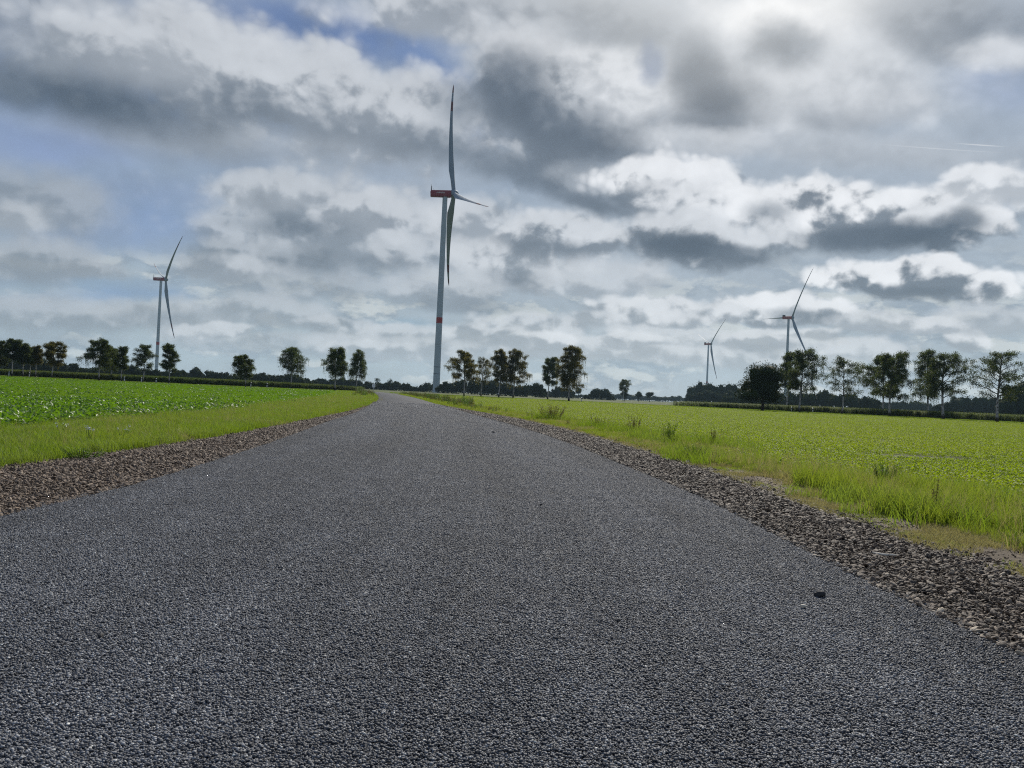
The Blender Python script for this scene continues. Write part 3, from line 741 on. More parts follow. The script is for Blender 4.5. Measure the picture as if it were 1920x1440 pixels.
n = 900; y = rng.uniform(3, 16, n); x = rgi(y) + .15 + rng.exponential(.7, n)
put('grass_stalks', x, y, rng.uniform(.7, 1.2, n), tuft_t, 3)
# sparse dry and low grass on the bare strip
x, y = field_pts(1, 16000, 2.5, 40, lambda y: interp(GR_OUT, y) - .12, lambda y: rgi(y) + .3, 1.4, keepf=lambda x, y: (smooth_noise(x, y, 4.2, 9) + rng.normal(0, .15, len(x)) > .08))
put('dry_grass', x, y, rng.uniform(.4, .9, len(x)), tuft_d, 3)
x, y = field_pts(1, 7000, 2.5, 60, lambda y: interp(GR_OUT, y) - .05, lambda y: rgi(y) + .3, 1.4, keepf=lambda x, y: (smooth_noise(x, y, 3.2, 12) + rng.normal(0, .12, len(x)) > .12))
put('low_grass', x, y, rng.uniform(.4, .9, len(x)), tuft_s, 3)
x, y = field_pts(-1, 1800, 4, 50, lambda y: interp(GL_OUT, y) + .25, lambda y: interp(GL_OUT, y) - .2, 1.4)
put('low_grass', x, y, rng.uniform(.4, .9, len(x)), tuft_s, 3)
# right crop
def rows(x, y):
    # drill rows along the field, wheelings of the seeder and a few thin places
    u = y + .33 * x
    r_ = (np.sin(u * 6.283 / .62 + .6 * smooth_noise(x, y, .3, 60)) > -.75) | (y < 12)
    w = np.abs(((u + 3.5) % 13.0) - 2.0); tr = (np.abs(w - .9) > .13) | (y < 30)
    thin = (smooth_noise(x * .6, y, 1.3, 15) > -.42) | (y > 28)
    return r_ & (tr | (rng.random(len(x)) < .5)) & thin
x, y = field_pts(1, 150000, 4, 203, lambda y: rgo(y) - .5, None, 1.5, keepf=rows)
put('low_crop', x, y, rng.uniform(.55, 1.05, len(x)) * (1 + y / 260), crop_r, 5, tilt=.15)
x, y = field_pts(1, 80000, 5, 203, lambda y: rgo(y) - .3, None, 1.45, keepf=rows)
put('crop_blades', x, y, rng.uniform(.4, .9, len(x)) * (1 + y / 200), crop_rb, 3)
# far grass of the avenue verges
n = 26000; x = rng.uniform(-260, 260, n); y = av_y(x) + rng.choice([-1, 1], n) * 0 + np.where(rng.random(n) < .5, rng.uniform(-3.4, 2.4, n), rng.uniform(7.2, 10, n))
k = np.abs(x - (interp(ROAD_L, y) + interp(ROAD_R, y)) / 2) > 4; x, y = x[k], y[k]
put('avenue_grass', x, y, rng.uniform(.9, 1.7, len(x)), tuft_g, 4)


# maize behind the avenue
def maize(seed):
    r = np.random.default_rng(seed); mb = MB()
    for p in range(3):
        bx, by = r.uniform(-.35, .35, 2); h = r.uniform(.85, 1.05)
        mb.tube([(bx, by, 0), (bx, by, h)], [.02, .008], 3, r.random(), False)
        for i in range(7):
            a = r.uniform(0, 6.28); z = h * (.15 + .12 * i); L = r.uniform(.3, .5); w = .045; ca, sa = math.cos(a), math.sin(a)
            V = []
            for j in range(4):
                t = j / 3; xx = L * t; zz = z + .25 * t - .42 * t * t; k = w * (1 - t * .9)
                V += [(bx + ca * xx - sa * k, by + sa * xx + ca * k, zz), (bx + ca * xx + sa * k, by + sa * xx - ca * k, zz)]
            mb.add(V, [[2 * j, 2 * j + 1, 2 * j + 3, 2 * j + 2] for j in range(3)], None, r.random())
    return mb.mesh('maize', [M_MAIZE])


mz = source('maize_plants', [maize(s) for s in range(4)])
n = 30000
x = rng.uniform(-260, -33, n); y = av_y(x) + 11 + 34 * rng.random(n) ** 1.6
h = np.interp(x, [-260, -120, -60, -42, -33], [1.55, 1.55, 1.55, 1.4, 1.1])
k = x < interp(ROAD_L, y) - 2.5
scatter('maize_field', np.stack([x, y, np.full(n, -.09)], -1)[k], zrot(k.sum(), .05), np.stack([np.ones(n) * 1.3, np.ones(n) * 1.3, h * rng.uniform(.9, 1.08, n)], -1)[k], mz, rng.integers(0, 4, k.sum()))
n = 22000
x = rng.uniform(44, 330, n); y = av_y(x) + 13 + 34 * rng.random(n) ** 1.6
h = np.interp(x, [44, 60, 110, 330], [1.35, 1.5, 1.7, 1.7])
scatter('maize_field', np.stack([x, y, np.full(n, -.09)], -1), zrot(n, .05), np.stack([np.ones(n) * 1.3, np.ones(n) * 1.3, h * rng.uniform(.9, 1.08, n)], -1), mz, rng.integers(0, 4, n))


# ------------------------------------------------------------------ trees
def leaf_quads(mb, C, size, r, hang=0.0):
    """leaf-clump quads at points C"""
    n = len(C); d = r.normal(size=(n, 3)); d[:, 2] = d[:, 2] * (1 - hang) - hang * 1.8; d /= np.linalg.norm(d, axis=1)[:, None]
    q = r.normal(size=(n, 3)); s_ = np.cross(d, q); s_ /= np.linalg.norm(s_, axis=1)[:, None] + 1e-6
    L = (size * r.uniform(.6, 1.3, n))[:, None]; W = L * r.uniform(.35, .6, n)[:, None]
    V = np.stack([C - d * L * .5, C + s_ * W * .5, C + d * L * .5, C - s_ * W * .5], 1).reshape(-1, 3)
    mb.add(V, np.arange(4 * n).reshape(n, 4), None, np.repeat(r.random(n), 4))


def birch(x, y, h, wl, wr, label, cb=.33, dens=1.0, droop=.6, m=None, seed=0, lean=0.0, thick=1.0, round_=.5, name='birch_tree', group='birches lining the avenue', cat='birch', trunk_m=None, cl=.19):
    r = np.random.default_rng(seed + 100); root = bpy.data.objects.new(name, None); COL.objects.link(root); root.location = (x, y, -.06)
    tag(root, label, cat, group)
    wmax = max(wl, wr); top = h * .95
    ph = r.uniform(0, 6)
    def tp(z):
        t = z / h; return Vector((lean * z + .12 * math.sin(t * 4 + ph) * h * .12 - .12 * math.sin(ph) * h * .12, .1 * math.sin(t * 3 + ph * 2) * h * .08, z))
    tb = MB(); zs = np.linspace(0, top, 10)
    rb = .0135 * h * thick
    tb.tube([tp(z) for z in zs], [(.03 if z > h * .8 else 0) + rb * (1.35 if z == 0 else 1) * (1 - z / h) ** .8 + .012 for z in zs], 7)
    obj('trunk', tb.mesh('trunk', [trunk_m or M_BARK], True), root)
    bb = MB(); lb = MB(); tips = []
    nl = int(17 + h * .8)
    for i in range(nl):
        f = (i + r.uniform(0, .9)) / nl; z0 = h * (cb * .92 + (.93 - cb) * f)
        a = i * 2.4 + r.normal(0, .4)
        # crown outline: fuller low-middle, narrowing to the top
        prof = (1 - abs(f - .38) / .75) ** .45 if abs(f - .38) < .75 else .1
        prof = prof * (1 - round_ * .5 * max(0, f - .55)) * r.uniform(.62, 1.12)
        side = math.cos(a); W = (wr if side > 0 else wl) * abs(side) + (wl + wr) / 2 * (1 - abs(side)); W *= prof * 1.14
        rise = W * r.uniform(.45, .95) * (1.1 - .5 * droop)
        p0 = tp(z0); d = Vector((math.cos(a), math.sin(a), 0)); pts = []
        for j in range(6):
            t = j / 5; pts.append(p0 + d * W * t + Vector((0, 0, min(rise, h * .98 - z0) * (t - .38 * t * t) - droop * .35 * W * max(0, t - .6))) + Vector(r.normal(0, .04 * W, 3)) * (t > 0))
        r0 = .006 * h * (1 - .6 * f) * thick
        bb.tube(pts, [r0 * (1 - t / 5.6) + .006 for t in range(6)], 4)
        for j in range(2, 6):
            for q in range(2):
                e = pts[j] + Vector(r.normal(0, 1, 3)).normalized() * W * .22 * r.uniform(.4, 1)
                bb.tube([pts[j], e], [.02 * thick, .006], 3, cap=False); tips.append((e, f))
            tips.append((pts[j], f))
    C = []; per = dens * 76
    for e, f in tips:
        k = r.poisson(per)
        g = r.normal(0, 1, (k, 3)) * np.array([.28, .28, .22]) * (.40 + .06 * h) * .85
        C.append(np.array(e)[None] + g)
        if droop > .15:     # hanging strands
            for _ in range(r.poisson(1.7 * dens ** .5)):
                L = droop * r.uniform(.5, 1.9) * (.13 * h); ns = int(L / .10) + 2
                st = np.array(e) + r.normal(0, .25, 3); tt = np.linspace(0, 1, ns)[:, None]
                C.append(st[None] + tt * np.array([r.normal(0, .12), r.normal(0, .12), -L]) + r.normal(0, .05, (ns, 3)))
    C = np.concatenate(C); C = C[(C[:, 2] > h * cb * .62 + r.uniform(-.3, .5, len(C)))]
    # gaps of sky: drop whole pockets
    gap = np.ones(len(C), bool)
    for _ in range(int(14 * (1.3 - min(dens, 1.2)) + 5)):
        c0 = C[r.integers(len(C))]; rr = r.uniform(.25, .6) * (.05 * h + .1)
        gap &= ((C - c0) ** 2).sum(1) > rr * rr
    C = C[gap]
    zt = C[:, 2].max(); C[:, 2] = np.where(C[:, 2] > h, h - r.random(len(C)) * .3, C[:, 2])
    leaf_quads(lb, C, cl * (.7 + h * .03), r, .55 * droop)
    tag(obj('branches', bb.mesh('branches', [M_TWIG]), root), kind='stuff')
    tag(obj('crown', lb.mesh('crown', [m or M_BIRCH]), root), kind='stuff')
    return root


def lobed(mb, cx, cy, z0, w, h, n, r, size, core=None):
    """one broad-leaved crown: lobes of leaf clumps round an irregular core"""
    nl = 7; L = [(cx, cy, z0 + h * .55, w * .34, h * .40)]
    for i in range(nl):
        a = i / nl * 6.28 + r.uniform(0, .8); u = r.uniform(.5, .95)
        L.append((cx + math.cos(a) * w * .26 * u, cy + math.sin(a) * w * .26 * u, z0 + h * r.uniform(.25, .8), w * r.uniform(.16, .26), h * r.uniform(.14, .24)))
    for (x, y, z, a, b) in L:
        k = int(n / len(L)); d = r.normal(size=(k, 3)); d /= np.linalg.norm(d, axis=1)[:, None]; d *= r.uniform(.62, 1.12, (k, 1))
        leaf_quads(mb, np.array([x, y, z]) + d * np.array([a, a, b]), size, r)
        if core is not None:
            V, Fc = ico(1); V = V * (1 + r.uniform(-.25, .1, (len(V), 1))) * np.array([a, a, b]) * .74 + np.array([x, y, z]); core.add(V, None, Fc, r.random())


def round_tree(x, y, h, w, label, seed, name='broadleaf_tree', cat='tree', group=None, n=1500, z0=.12, m=None, size=.5):
    r = np.random.default_rng(seed); root = bpy.data.objects.new(name, None); COL.objects.link(root); root.location = (x, y, -.06); tag(root, label, cat, group)
    tb = MB(); tb.tube([(0, 0, 0), (.1, 0, h * .3), (.05, 0, h * .7)], [.035 * h, .025 * h, .01 * h], 6); obj('trunk', tb.mesh('trunk', [M_TWIG], True), root)
    lb = MB(); lobed(lb, 0, 0, h * z0, w, h * (1 - z0), n, r, size, lb if n > 700 else None)
    tag(obj('crown', lb.mesh('crown', [m or M_OAK]), root), kind='stuff'); return root


Bk = dict
TREES = [
    (-99.9, 150, 7.1, 1.7, 1.9, 'dark birch cut off by the left edge of the picture', Bk(dens=1.4, droop=.3, seed=1)),
    (-97.0, 150, 7.8, 1.7, 2.4, 'tall dark birch with white stem near the left edge, leftmost whole tree', Bk(dens=1.4, droop=.4, seed=2, cb=.45)),
    (-95.4, 151, 7.0, 1.0, 1.8, 'short dark birch squeezed between two taller birches at far left', Bk(dens=1.4, droop=.3, seed=3, cb=.4)),
    (-97.9, 157, 6.6, 1.6, 1.3, 'brownish birch on the left of a pair of close white stems', Bk(dens=1.0, droop=.3, m='y', seed=4, cb=.44)),
    (-96.7, 157, 6.9, 1.0, 1.6, 'brownish birch on the right of a pair of close white stems', Bk(dens=.9, droop=.3, m='y', seed=5, cb=.44)),
    (-92.2, 155, 7.8, 2.1, 2.9, 'bushy rounded birch with yellowing right side at the end of the left group', Bk(dens=1.4, droop=.5, m='y', seed=6, cb=.35)),
    (-80.1, 150, 8.6, 3.6, 2.8, 'broad weeping birch with curtain foliage, widest tree of the left row', Bk(dens=1.35, droop=1., seed=7, cb=.36)),
    (-85.5, 165, 7.6, 1.8, 1.6, 'weeping birch partly hidden behind the widest left birch', Bk(dens=.9, droop=.9, seed=8, cb=.4)),
    (-74.7, 148, 7.2, 1.5, 1.3, 'slim pale green birch with a straight white stem beside a marker post', Bk(dens=.9, droop=.3, seed=9, cb=.36)),
    (-75.3, 158, 8.2, 2.6, 1.9, 'loose pale green birch just left of the distant turbine tower', Bk(dens=.75, droop=.3, seed=10, cb=.38)),
    (-66.5, 150, 8.1, 1.9, 1.8, 'pointed dark birch just right of the distant turbine tower', Bk(dens=1.2, droop=.15, seed=11, cb=.3)),
    (-50.2, 146, 6.4, 2.8, 2.2, 'squat lopsided birch on a leaning stem, standing alone', Bk(dens=1.3, droop=.9, seed=12, cb=.36, lean=-.12, round_=.1)),
    (-54.3, 190, 10.9, 3.1, 4.3, 'wide weeping birch with a thin white stem and ragged hanging twigs', Bk(dens=1.0, droop=1.1, seed=13, cb=.40)),
    (-39.3, 172, 10.3, 3.7, 2.4, 'dark dense weeping birch left of a sparser twin near the road end', Bk(dens=1.35, droop=1.1, seed=14, cb=.38)),
    (-40.2, 200, 11.5, 2.9, 2.7, 'sparse light green weeping birch closest to the left of the road end', Bk(dens=.75, droop=1.1, seed=15, cb=.36)),
    (-11.7, 190, 11.7, 3.9, 3.1, 'rounded olive birch first to the right of the big turbine tower', Bk(dens=1.2, droop=.5, m='y', seed=16, cb=.33)),
    (-8.5, 215, 11.6, 2.4, 2.8, 'thin see-through birch behind and right of the first olive birch', Bk(dens=.35, droop=.4, m='y', seed=17, cb=.34)),
    (-3.4, 205, 13.4, 2.6, 2.6, 'tall olive birch with a pale stem, left one of an overlapping pair', Bk(dens=1.15, droop=.5, m='y', seed=18, cb=.33)),
    (0.4, 208, 14.0, 2.6, 4.2, 'tall broad birch with forked stem, right one of an overlapping pair', Bk(dens=1.0, droop=.8, m='y', seed=19, cb=.30)),
    (11.0, 235, 13.4, 2.6, 3.2, 'dark compact birch on a thin stem, left of the tallest central birch', Bk(dens=1.3, droop=.3, seed=20, cb=.33)),
    (13.9, 187, 14.4, 2.9, 4.0, 'tallest central birch with long hanging olive twigs', Bk(dens=1.15, droop=1.1, m='y', seed=21, cb=.27)),
    (60.6, 420, 12.3, 3.0, 3.6, 'small lone birch with a tufted top far out in the middle of the field edge', Bk(dens=1.0, droop=.2, seed=22, cb=.42)),
    (62.3, 175, 14.4, 2.2, 3.0, 'open birch with forked lower limbs in front of the right turbine tower', Bk(dens=.9, droop=.3, seed=24, cb=.36)),
    (58.8, 158, 13.6, 2.6, 4.7, 'ragged tall birch right of the turbine tower with a marker post near its foot', Bk(dens=.85, droop=.5, seed=25, cb=.33)),
    (68.5, 160, 12.3, 3.5, 3.6, 'airy thinly leaved round birch showing all its twigs', Bk(dens=.38, droop=.4, seed=26, cb=.33, thick=.9)),
    (82.6, 172, 14.0, 4.9, 2.8, 'full rounded birch, rear stem of a twin pair with one joint crown', Bk(dens=1.2, droop=.4, seed=27, cb=.30)),
    (75.4, 154, 13.4, 3.3, 4.7, 'full dark green birch, front stem of a twin pair with one joint crown', Bk(dens=1.1, droop=.4, seed=28, cb=.28, thick=1.2)),
    (92.7, 172, 16.4, 3.4, 2.1, 'tall narrow sparse birch behind a sturdier dark one on the right', Bk(dens=.6, droop=.9, seed=29, cb=.30)),
    (82.1, 147, 13.1, 2.7, 5.2, 'sturdy dark birch with a long low limb reaching right', Bk(dens=.85, droop=.4, seed=30, cb=.33, thick=1.4)),
    (88.7, 141, 13.3, 4.5, 4.2, 'open leafy tree at the far right, last of the row, see-through crown', Bk(dens=.5, droop=.2, seed=31, cb=.30, thick=1.3, cl=.2)),
]
for (x, y, h, wl, wr, lab, kw) in TREES:
    if kw.get('m') == 'y': kw['m'] = M_BIRCHY
    if x < -30: wl, wr = wl * .86, wr * .86; kw['dens'] = kw['dens'] * .78
    birch(x, y, h, wl, wr, lab, **kw)
round_tree(50.7, 156, 10.4, 12.4, 'big dark dense tree with foliage almost to the ground left of the right turbine', 41, cat='tree', n=11000, z0=.02, size=.30)
# lone broadleaf trees farther out
for (x, y, h, w, lab, sd_) in [
    (.0862 * 560, 560, 9.0, 6.0, 'small dark tree at the end of the central wood', 1), (.1465 * 480, 480, 6.8, 6.4, 'dark round bush beside the small lone birch', 2),
    (.1645 * 600, 600, 8.8, 7.0, 'left one of two small round trees far out in the fields', 3), (.1785 * 600, 600, 8.2, 8.4, 'right one of two small round trees far out in the fields', 4),
    (-.1740 * 500, 500, 8.0, 5.0, 'left one of two thin round-topped trees behind the road end', 5), (-.158 * 500, 500, 8.0, 5.0, 'right one of two thin round-topped trees behind the road end', 6)]:
    round_tree(x, y, h, w, lab, 70 + sd_, n=420 if sd_ > 4 else 900, z0=.25, size=.7, name='field_tree')

WOODS = {
'left': (330, [(-260, 9.5), (-232.0, 9.7), (-218.0, 8.7), (-205.0, 8.6), (-193.0, 7.6), (-191.0, 5.6), (-187.0, 6.3), (-184.0, 4.6), (-182.0, 4.2), (-179.0, 5.5), (-173.0, 5.8), (-170.0, 6.6), (-164.0, 6.6), (-159.0, 6.4), (-152.0, 5.3), (-143.0, 5.7), (-140.0, 5.0)], 'dark wood behind the maize at the far left'),
'left2': (420, [(-178.0, 5.2), (-175.0, 7.1), (-170.0, 7.9), (-168.0, 5.6), (-166.0, 7.2), (-163.0, 7.6), (-161.0, 5.4), (-159.0, 6.3), (-154.0, 6.3), (-151.0, 5.5), (-146.0, 6.6), (-139.0, 7.0), (-136.0, 8.0), (-133.0, 7.2), (-130.0, 5.9), (-124.0, 6.8), (-120.0, 7.8), (-116.0, 6.6), (-112.0, 5.3), (-110.0, 3.9), (-108.0, 4.3)], 'dark hedge of round trees between the left turbine and the wide weeping birch'),
'mid': (520, [(-133.0, 5.1), (-129.0, 7.1), (-125.0, 6.6), (-122.0, 5.3), (-120.0, 6.8), (-116.0, 7.3), (-114.0, 7.8), (-112.0, 7.2), (-107.0, 6.7), (-103.0, 6.5), (-100.0, 5.6), (-97.0, 6.1), (-94.0, 5.1), (-93.0, 4.4), (-91.0, 5.6), (-89.0, 5.0), (-85.0, 5.2), (-81.0, 5.4), (-78.0, 6.9), (-74.0, 7.1), (-72.0, 5.0), (-70.0, 6.2), (-66.0, 4.2), (-63.0, 3.7), (-60.0, 5.6), (-57.0, 7.5), (-53.0, 7.7), (-51.0, 6.4), (-49.0, 5.0)], 'low line of dark trees behind the end of the road'),
'midr': (430, [(-40.0, 4.9), (-37.0, 7.2), (-33.0, 6.4), (-31.0, 8.3), (-27.0, 9.1), (-23.0, 9.2), (-19.0, 9.1), (-15.0, 9.6), (-10.0, 9.5), (-6.0, 8.9), (-1.0, 8.2), (3.0, 6.3), (5.0, 7.3), (9.0, 8.6), (12.0, 9.1), (15.0, 8.6), (17.0, 6.9), (20.0, 5.0)], 'dark wood behind the birches right of the big turbine'),
'r2': (560, [(26.0, 4.2), (30.0, 6.0), (33.0, 8.4), (36.0, 8.9), (40.0, 8.0), (44.0, 6.6), (46.0, 4.4)], 'small clump of trees behind the tallest central birch'),
'bush': (540, [(52.0, 2.4), (54.0, 5.1), (56.0, 7.8), (59.0, 9.4), (62.0, 7.7), (65.0, 8.6), (68.0, 7.6), (70.0, 4.7)], 'compact clump of dark trees standing free in the fields'),
'far': (1100, [(-303.0, 8.8), (-273.0, 9.4), (-197.0, 3.7), (-136.0, 5.0), (-98.0, 8.2), (20, 5), (89.0, 5.3), (107.0, 6.1), (145.0, 9.4), (172.0, 9.1), (198.0, 9.5), (217.0, 8.8), (232.0, 11.0), (251.0, 8.9), (274.0, 9.2)], 'pale bluish forest line on the horizon'),
'rw': (620, [(141.0, 6.3), (142.0, 9.8), (145.0, 17.5), (148.0, 18.6), (154.0, 19.2), (159.0, 18.6), (163.0, 17.1), (167.0, 18.6), (172.0, 19.2), (178.0, 19.1), (183.0, 17.6), (185.0, 13.4)], 'tall wood at the foot of the farthest turbine'),
'rwf': (540, [(125.0, 7.2), (129.0, 8.5), (134.0, 9.8), (138.0, 10.8), (144.0, 9.5), (149.0, 10.9), (153.0, 11.4), (157.0, 10.1), (160.0, 8.0)], 'lower rounded trees in front of the tall wood'),
'r3': (430, [(119.0, 6.2), (131.0, 8.2), (146.0, 9.5), (161.0, 10.8), (169.0, 11.2), (175.0, 12.3), (178.0, 11.0), (184.0, 10.7), (190.0, 11.2), (196.0, 10.6), (200.0, 9.3), (204.0, 7.4), (206.0, 5.4)], 'long dark wood behind the right birches'),
'r4': (700, [(334.0, 10.5), (341.0, 11.3), (353.0, 11.4), (364.0, 13.3), (372.0, 12.7), (378.0, 10.6), (384.0, 8.5)], 'hazy wood seen between the twin birches and the narrow birch'),
'r5': (480, [(263.0, 6.1), (265.0, 8.5), (269.0, 7.4), (273.0, 11.2), (277.0, 13.4), (282.0, 14.6), (288.0, 15.8), (294.0, 14.8), (300.0, 15.1), (307.0, 14.0), (318.0, 14.6), (338.0, 14.5), (370, 14)], 'rounded dark wood behind the last tree on the right'),
'r6': (330, [(209.0, 9.2), (212.0, 14.5), (214.0, 17.9), (218.0, 19.8), (223.0, 20.5), (233.0, 19.4), (250, 18)], 'tall dark wood cut off by the right edge'),
}
for k, (D, L, lab) in WOODS.items():
    r = np.random.default_rng(len(k) * 7 + D); lb = MB()
    x0, x1 = L[0][0], L[-1][0]; step = {True: 9, False: 4.0}[D > 1000]
    xs_ = np.arange(x0, x1, step) + r.uniform(-.25, .25, len(np.arange(x0, x1, step))) * step
    for row in range(2):
        for xx in xs_ + row * step * .5:
            h = np.interp(xx, [p[0] for p in L], [p[1] for p in L]) * (r.uniform(.9, 1.02) if row == 0 else r.uniform(.75, .98)) * (1 + row * .012)
            w = max(step * 1.5, h * r.uniform(.6, .85)) if D < 1000 else 16
            lobed(lb, xx * (1 + row * .02), D * (1 + row * .02), -.1, w, h * 1.02, 420 if D < 1000 else 160, r, .75 + D / 1500, lb)
            # trunk-shade skirt of undergrowth so nothing floats
            d = r.uniform(-1, 1, (50, 3)) * np.array([w * .5, 2.0, 1]) ; d[:, 2] = np.abs(d[:, 2]) * h * .4
            leaf_quads(lb, np.array([xx, D, -.1]) + d, 1.3, r)
    o = obj('distant_wood', lb.mesh('wood', [M_WOODL])); tag(o, lab, 'wood', kind='stuff')


# ------------------------------------------------------------------ wind turbines
def blade_mesh():
    R = 75.0; N = 26; K = 14; V = []; mi = []
    rs = [1.4] + list(np.linspace(3, R, N - 1)); cuts = [R * .75, R * .838, R * .922]
    rs = sorted(set([round(v, 3) for v in rs] + [round(c, 3) for c in cuts])); 
    for q in rs:
        t = q / R
        ch = np.interp(t, [0, .04, .10, .20, .35, .6, .85, .97, 1], [2.6, 2.6, 3.1, 4.3, 3.4, 2.2, 1.3, .8, .15])
        th = np.interp(t, [0, .04, .12, .25, .5, 1], [2.6, 2.6, 1.9, 1.05, .5, .06])
        tw = -math.radians(np.interp(t, [0, .2, .5, 1], [16, 12, 4, 0]) + 14)   # angle of the chord away from the rotor axis
        rnd_ = np.interp(t, [0, .05, .2], [1, .9, 0])
        off = np.interp(t, [0, .05, .2, 1], [.5, .5, .34, .34])
        for j in range(K):
            a = 2 * math.pi * j / K; cx_ = .5 - .5 * math.cos(a); yt = math.sin(a) * .5
            prof = yt * (rnd_ + (1 - rnd_) * (1.25 * (cx_ ** .5 if cx_ > 0 else 0) * (1 - cx_) ** .8 * 1.6))
            c = (off - cx_) * ch; s_ = prof * th
            X = c * math.sin(tw) + s_ * math.cos(tw); Y = c * math.cos(tw) - s_ * math.sin(tw)
            V.append((X, Y + 5.1 * t ** 2.2, q))
    n = len(rs); Q = []
    for i in range(n - 1):
        for j in range(K):
            Q.append([i * K + j, i * K + (j + 1) % K, (i + 1) * K + (j + 1) % K, (i + 1) * K + j])
            mid_ = (rs[i] + rs[i + 1]) / 2; mi.append(1 if (cuts[0] < mid_ < cuts[1] or mid_ > cuts[2]) else 0)
    Tt = [[(n - 1) * K, (n - 1) * K + j, (n - 1) * K + j + 1] for j in range(1, K - 1)]
    mi += [1] * len(Tt)
    return mesh_np('blade', V, [np.array(Q), np.array(Tt)], [M_BLADE, M_TIP], True, None, mi)


def lathe(prof, k=32):
    V = [(r_ * math.cos(2 * math.pi * j / k), r_ * math.sin(2 * math.pi * j / k), z) for r_, z in prof for j in range(k)]
    Q = [[i * k + j, i * k + (j + 1) % k, (i + 1) * k + (j + 1) % k, (i + 1) * k + j] for i in range(len(prof) - 1) for j in range(k)]
    return np.array(V), np.array(Q)


def rounded_box(lx, ly, lz, bev, origin=(0, 0, 0), taper=0.0):
    """box along local Y with bevelled edges"""
    prof = [(-lx / 2 + bev, -lz / 2), (lx / 2 - bev, -lz / 2), (lx / 2 - bev * .3, -lz / 2 + bev * .3), (lx / 2, -lz / 2 + bev), (lx / 2, lz / 2 - bev), (lx / 2 - bev * .3, lz / 2 - bev * .3), (lx / 2 - bev, lz / 2), (-lx / 2 + bev, lz / 2), (-lx / 2 + bev * .3, lz / 2 - bev * .3), (-lx / 2, lz / 2 - bev), (-lx / 2, -lz / 2 + bev), (-lx / 2 + bev * .3, -lz / 2 + bev * .3)]
    K = len(prof); V = []
    for t, s_ in ((0, .90), (.03, .985), (.06, 1), (.94, 1), (.97, .985), (1, .92)):
        k = s_ * (1 - taper * (1 - t))
        V += [(origin[0] + px * k, origin[1] + ly * t, origin[2] + pz * k) for px, pz in prof]
    Q = [[i * K + j, i * K + (j + 1) % K, (i + 1) * K + (j + 1) % K, (i + 1) * K + j] for i in range(5) for j in range(K)]
    Tt = [[0, j + 1, j] for j in range(1, K - 1)] + [[5 * K, 5 * K + j, 5 * K + j + 1] for j in range(1, K - 1)]
    return np.array(V), np.array(Q), np.array(Tt)


BLADE = blade_mesh()


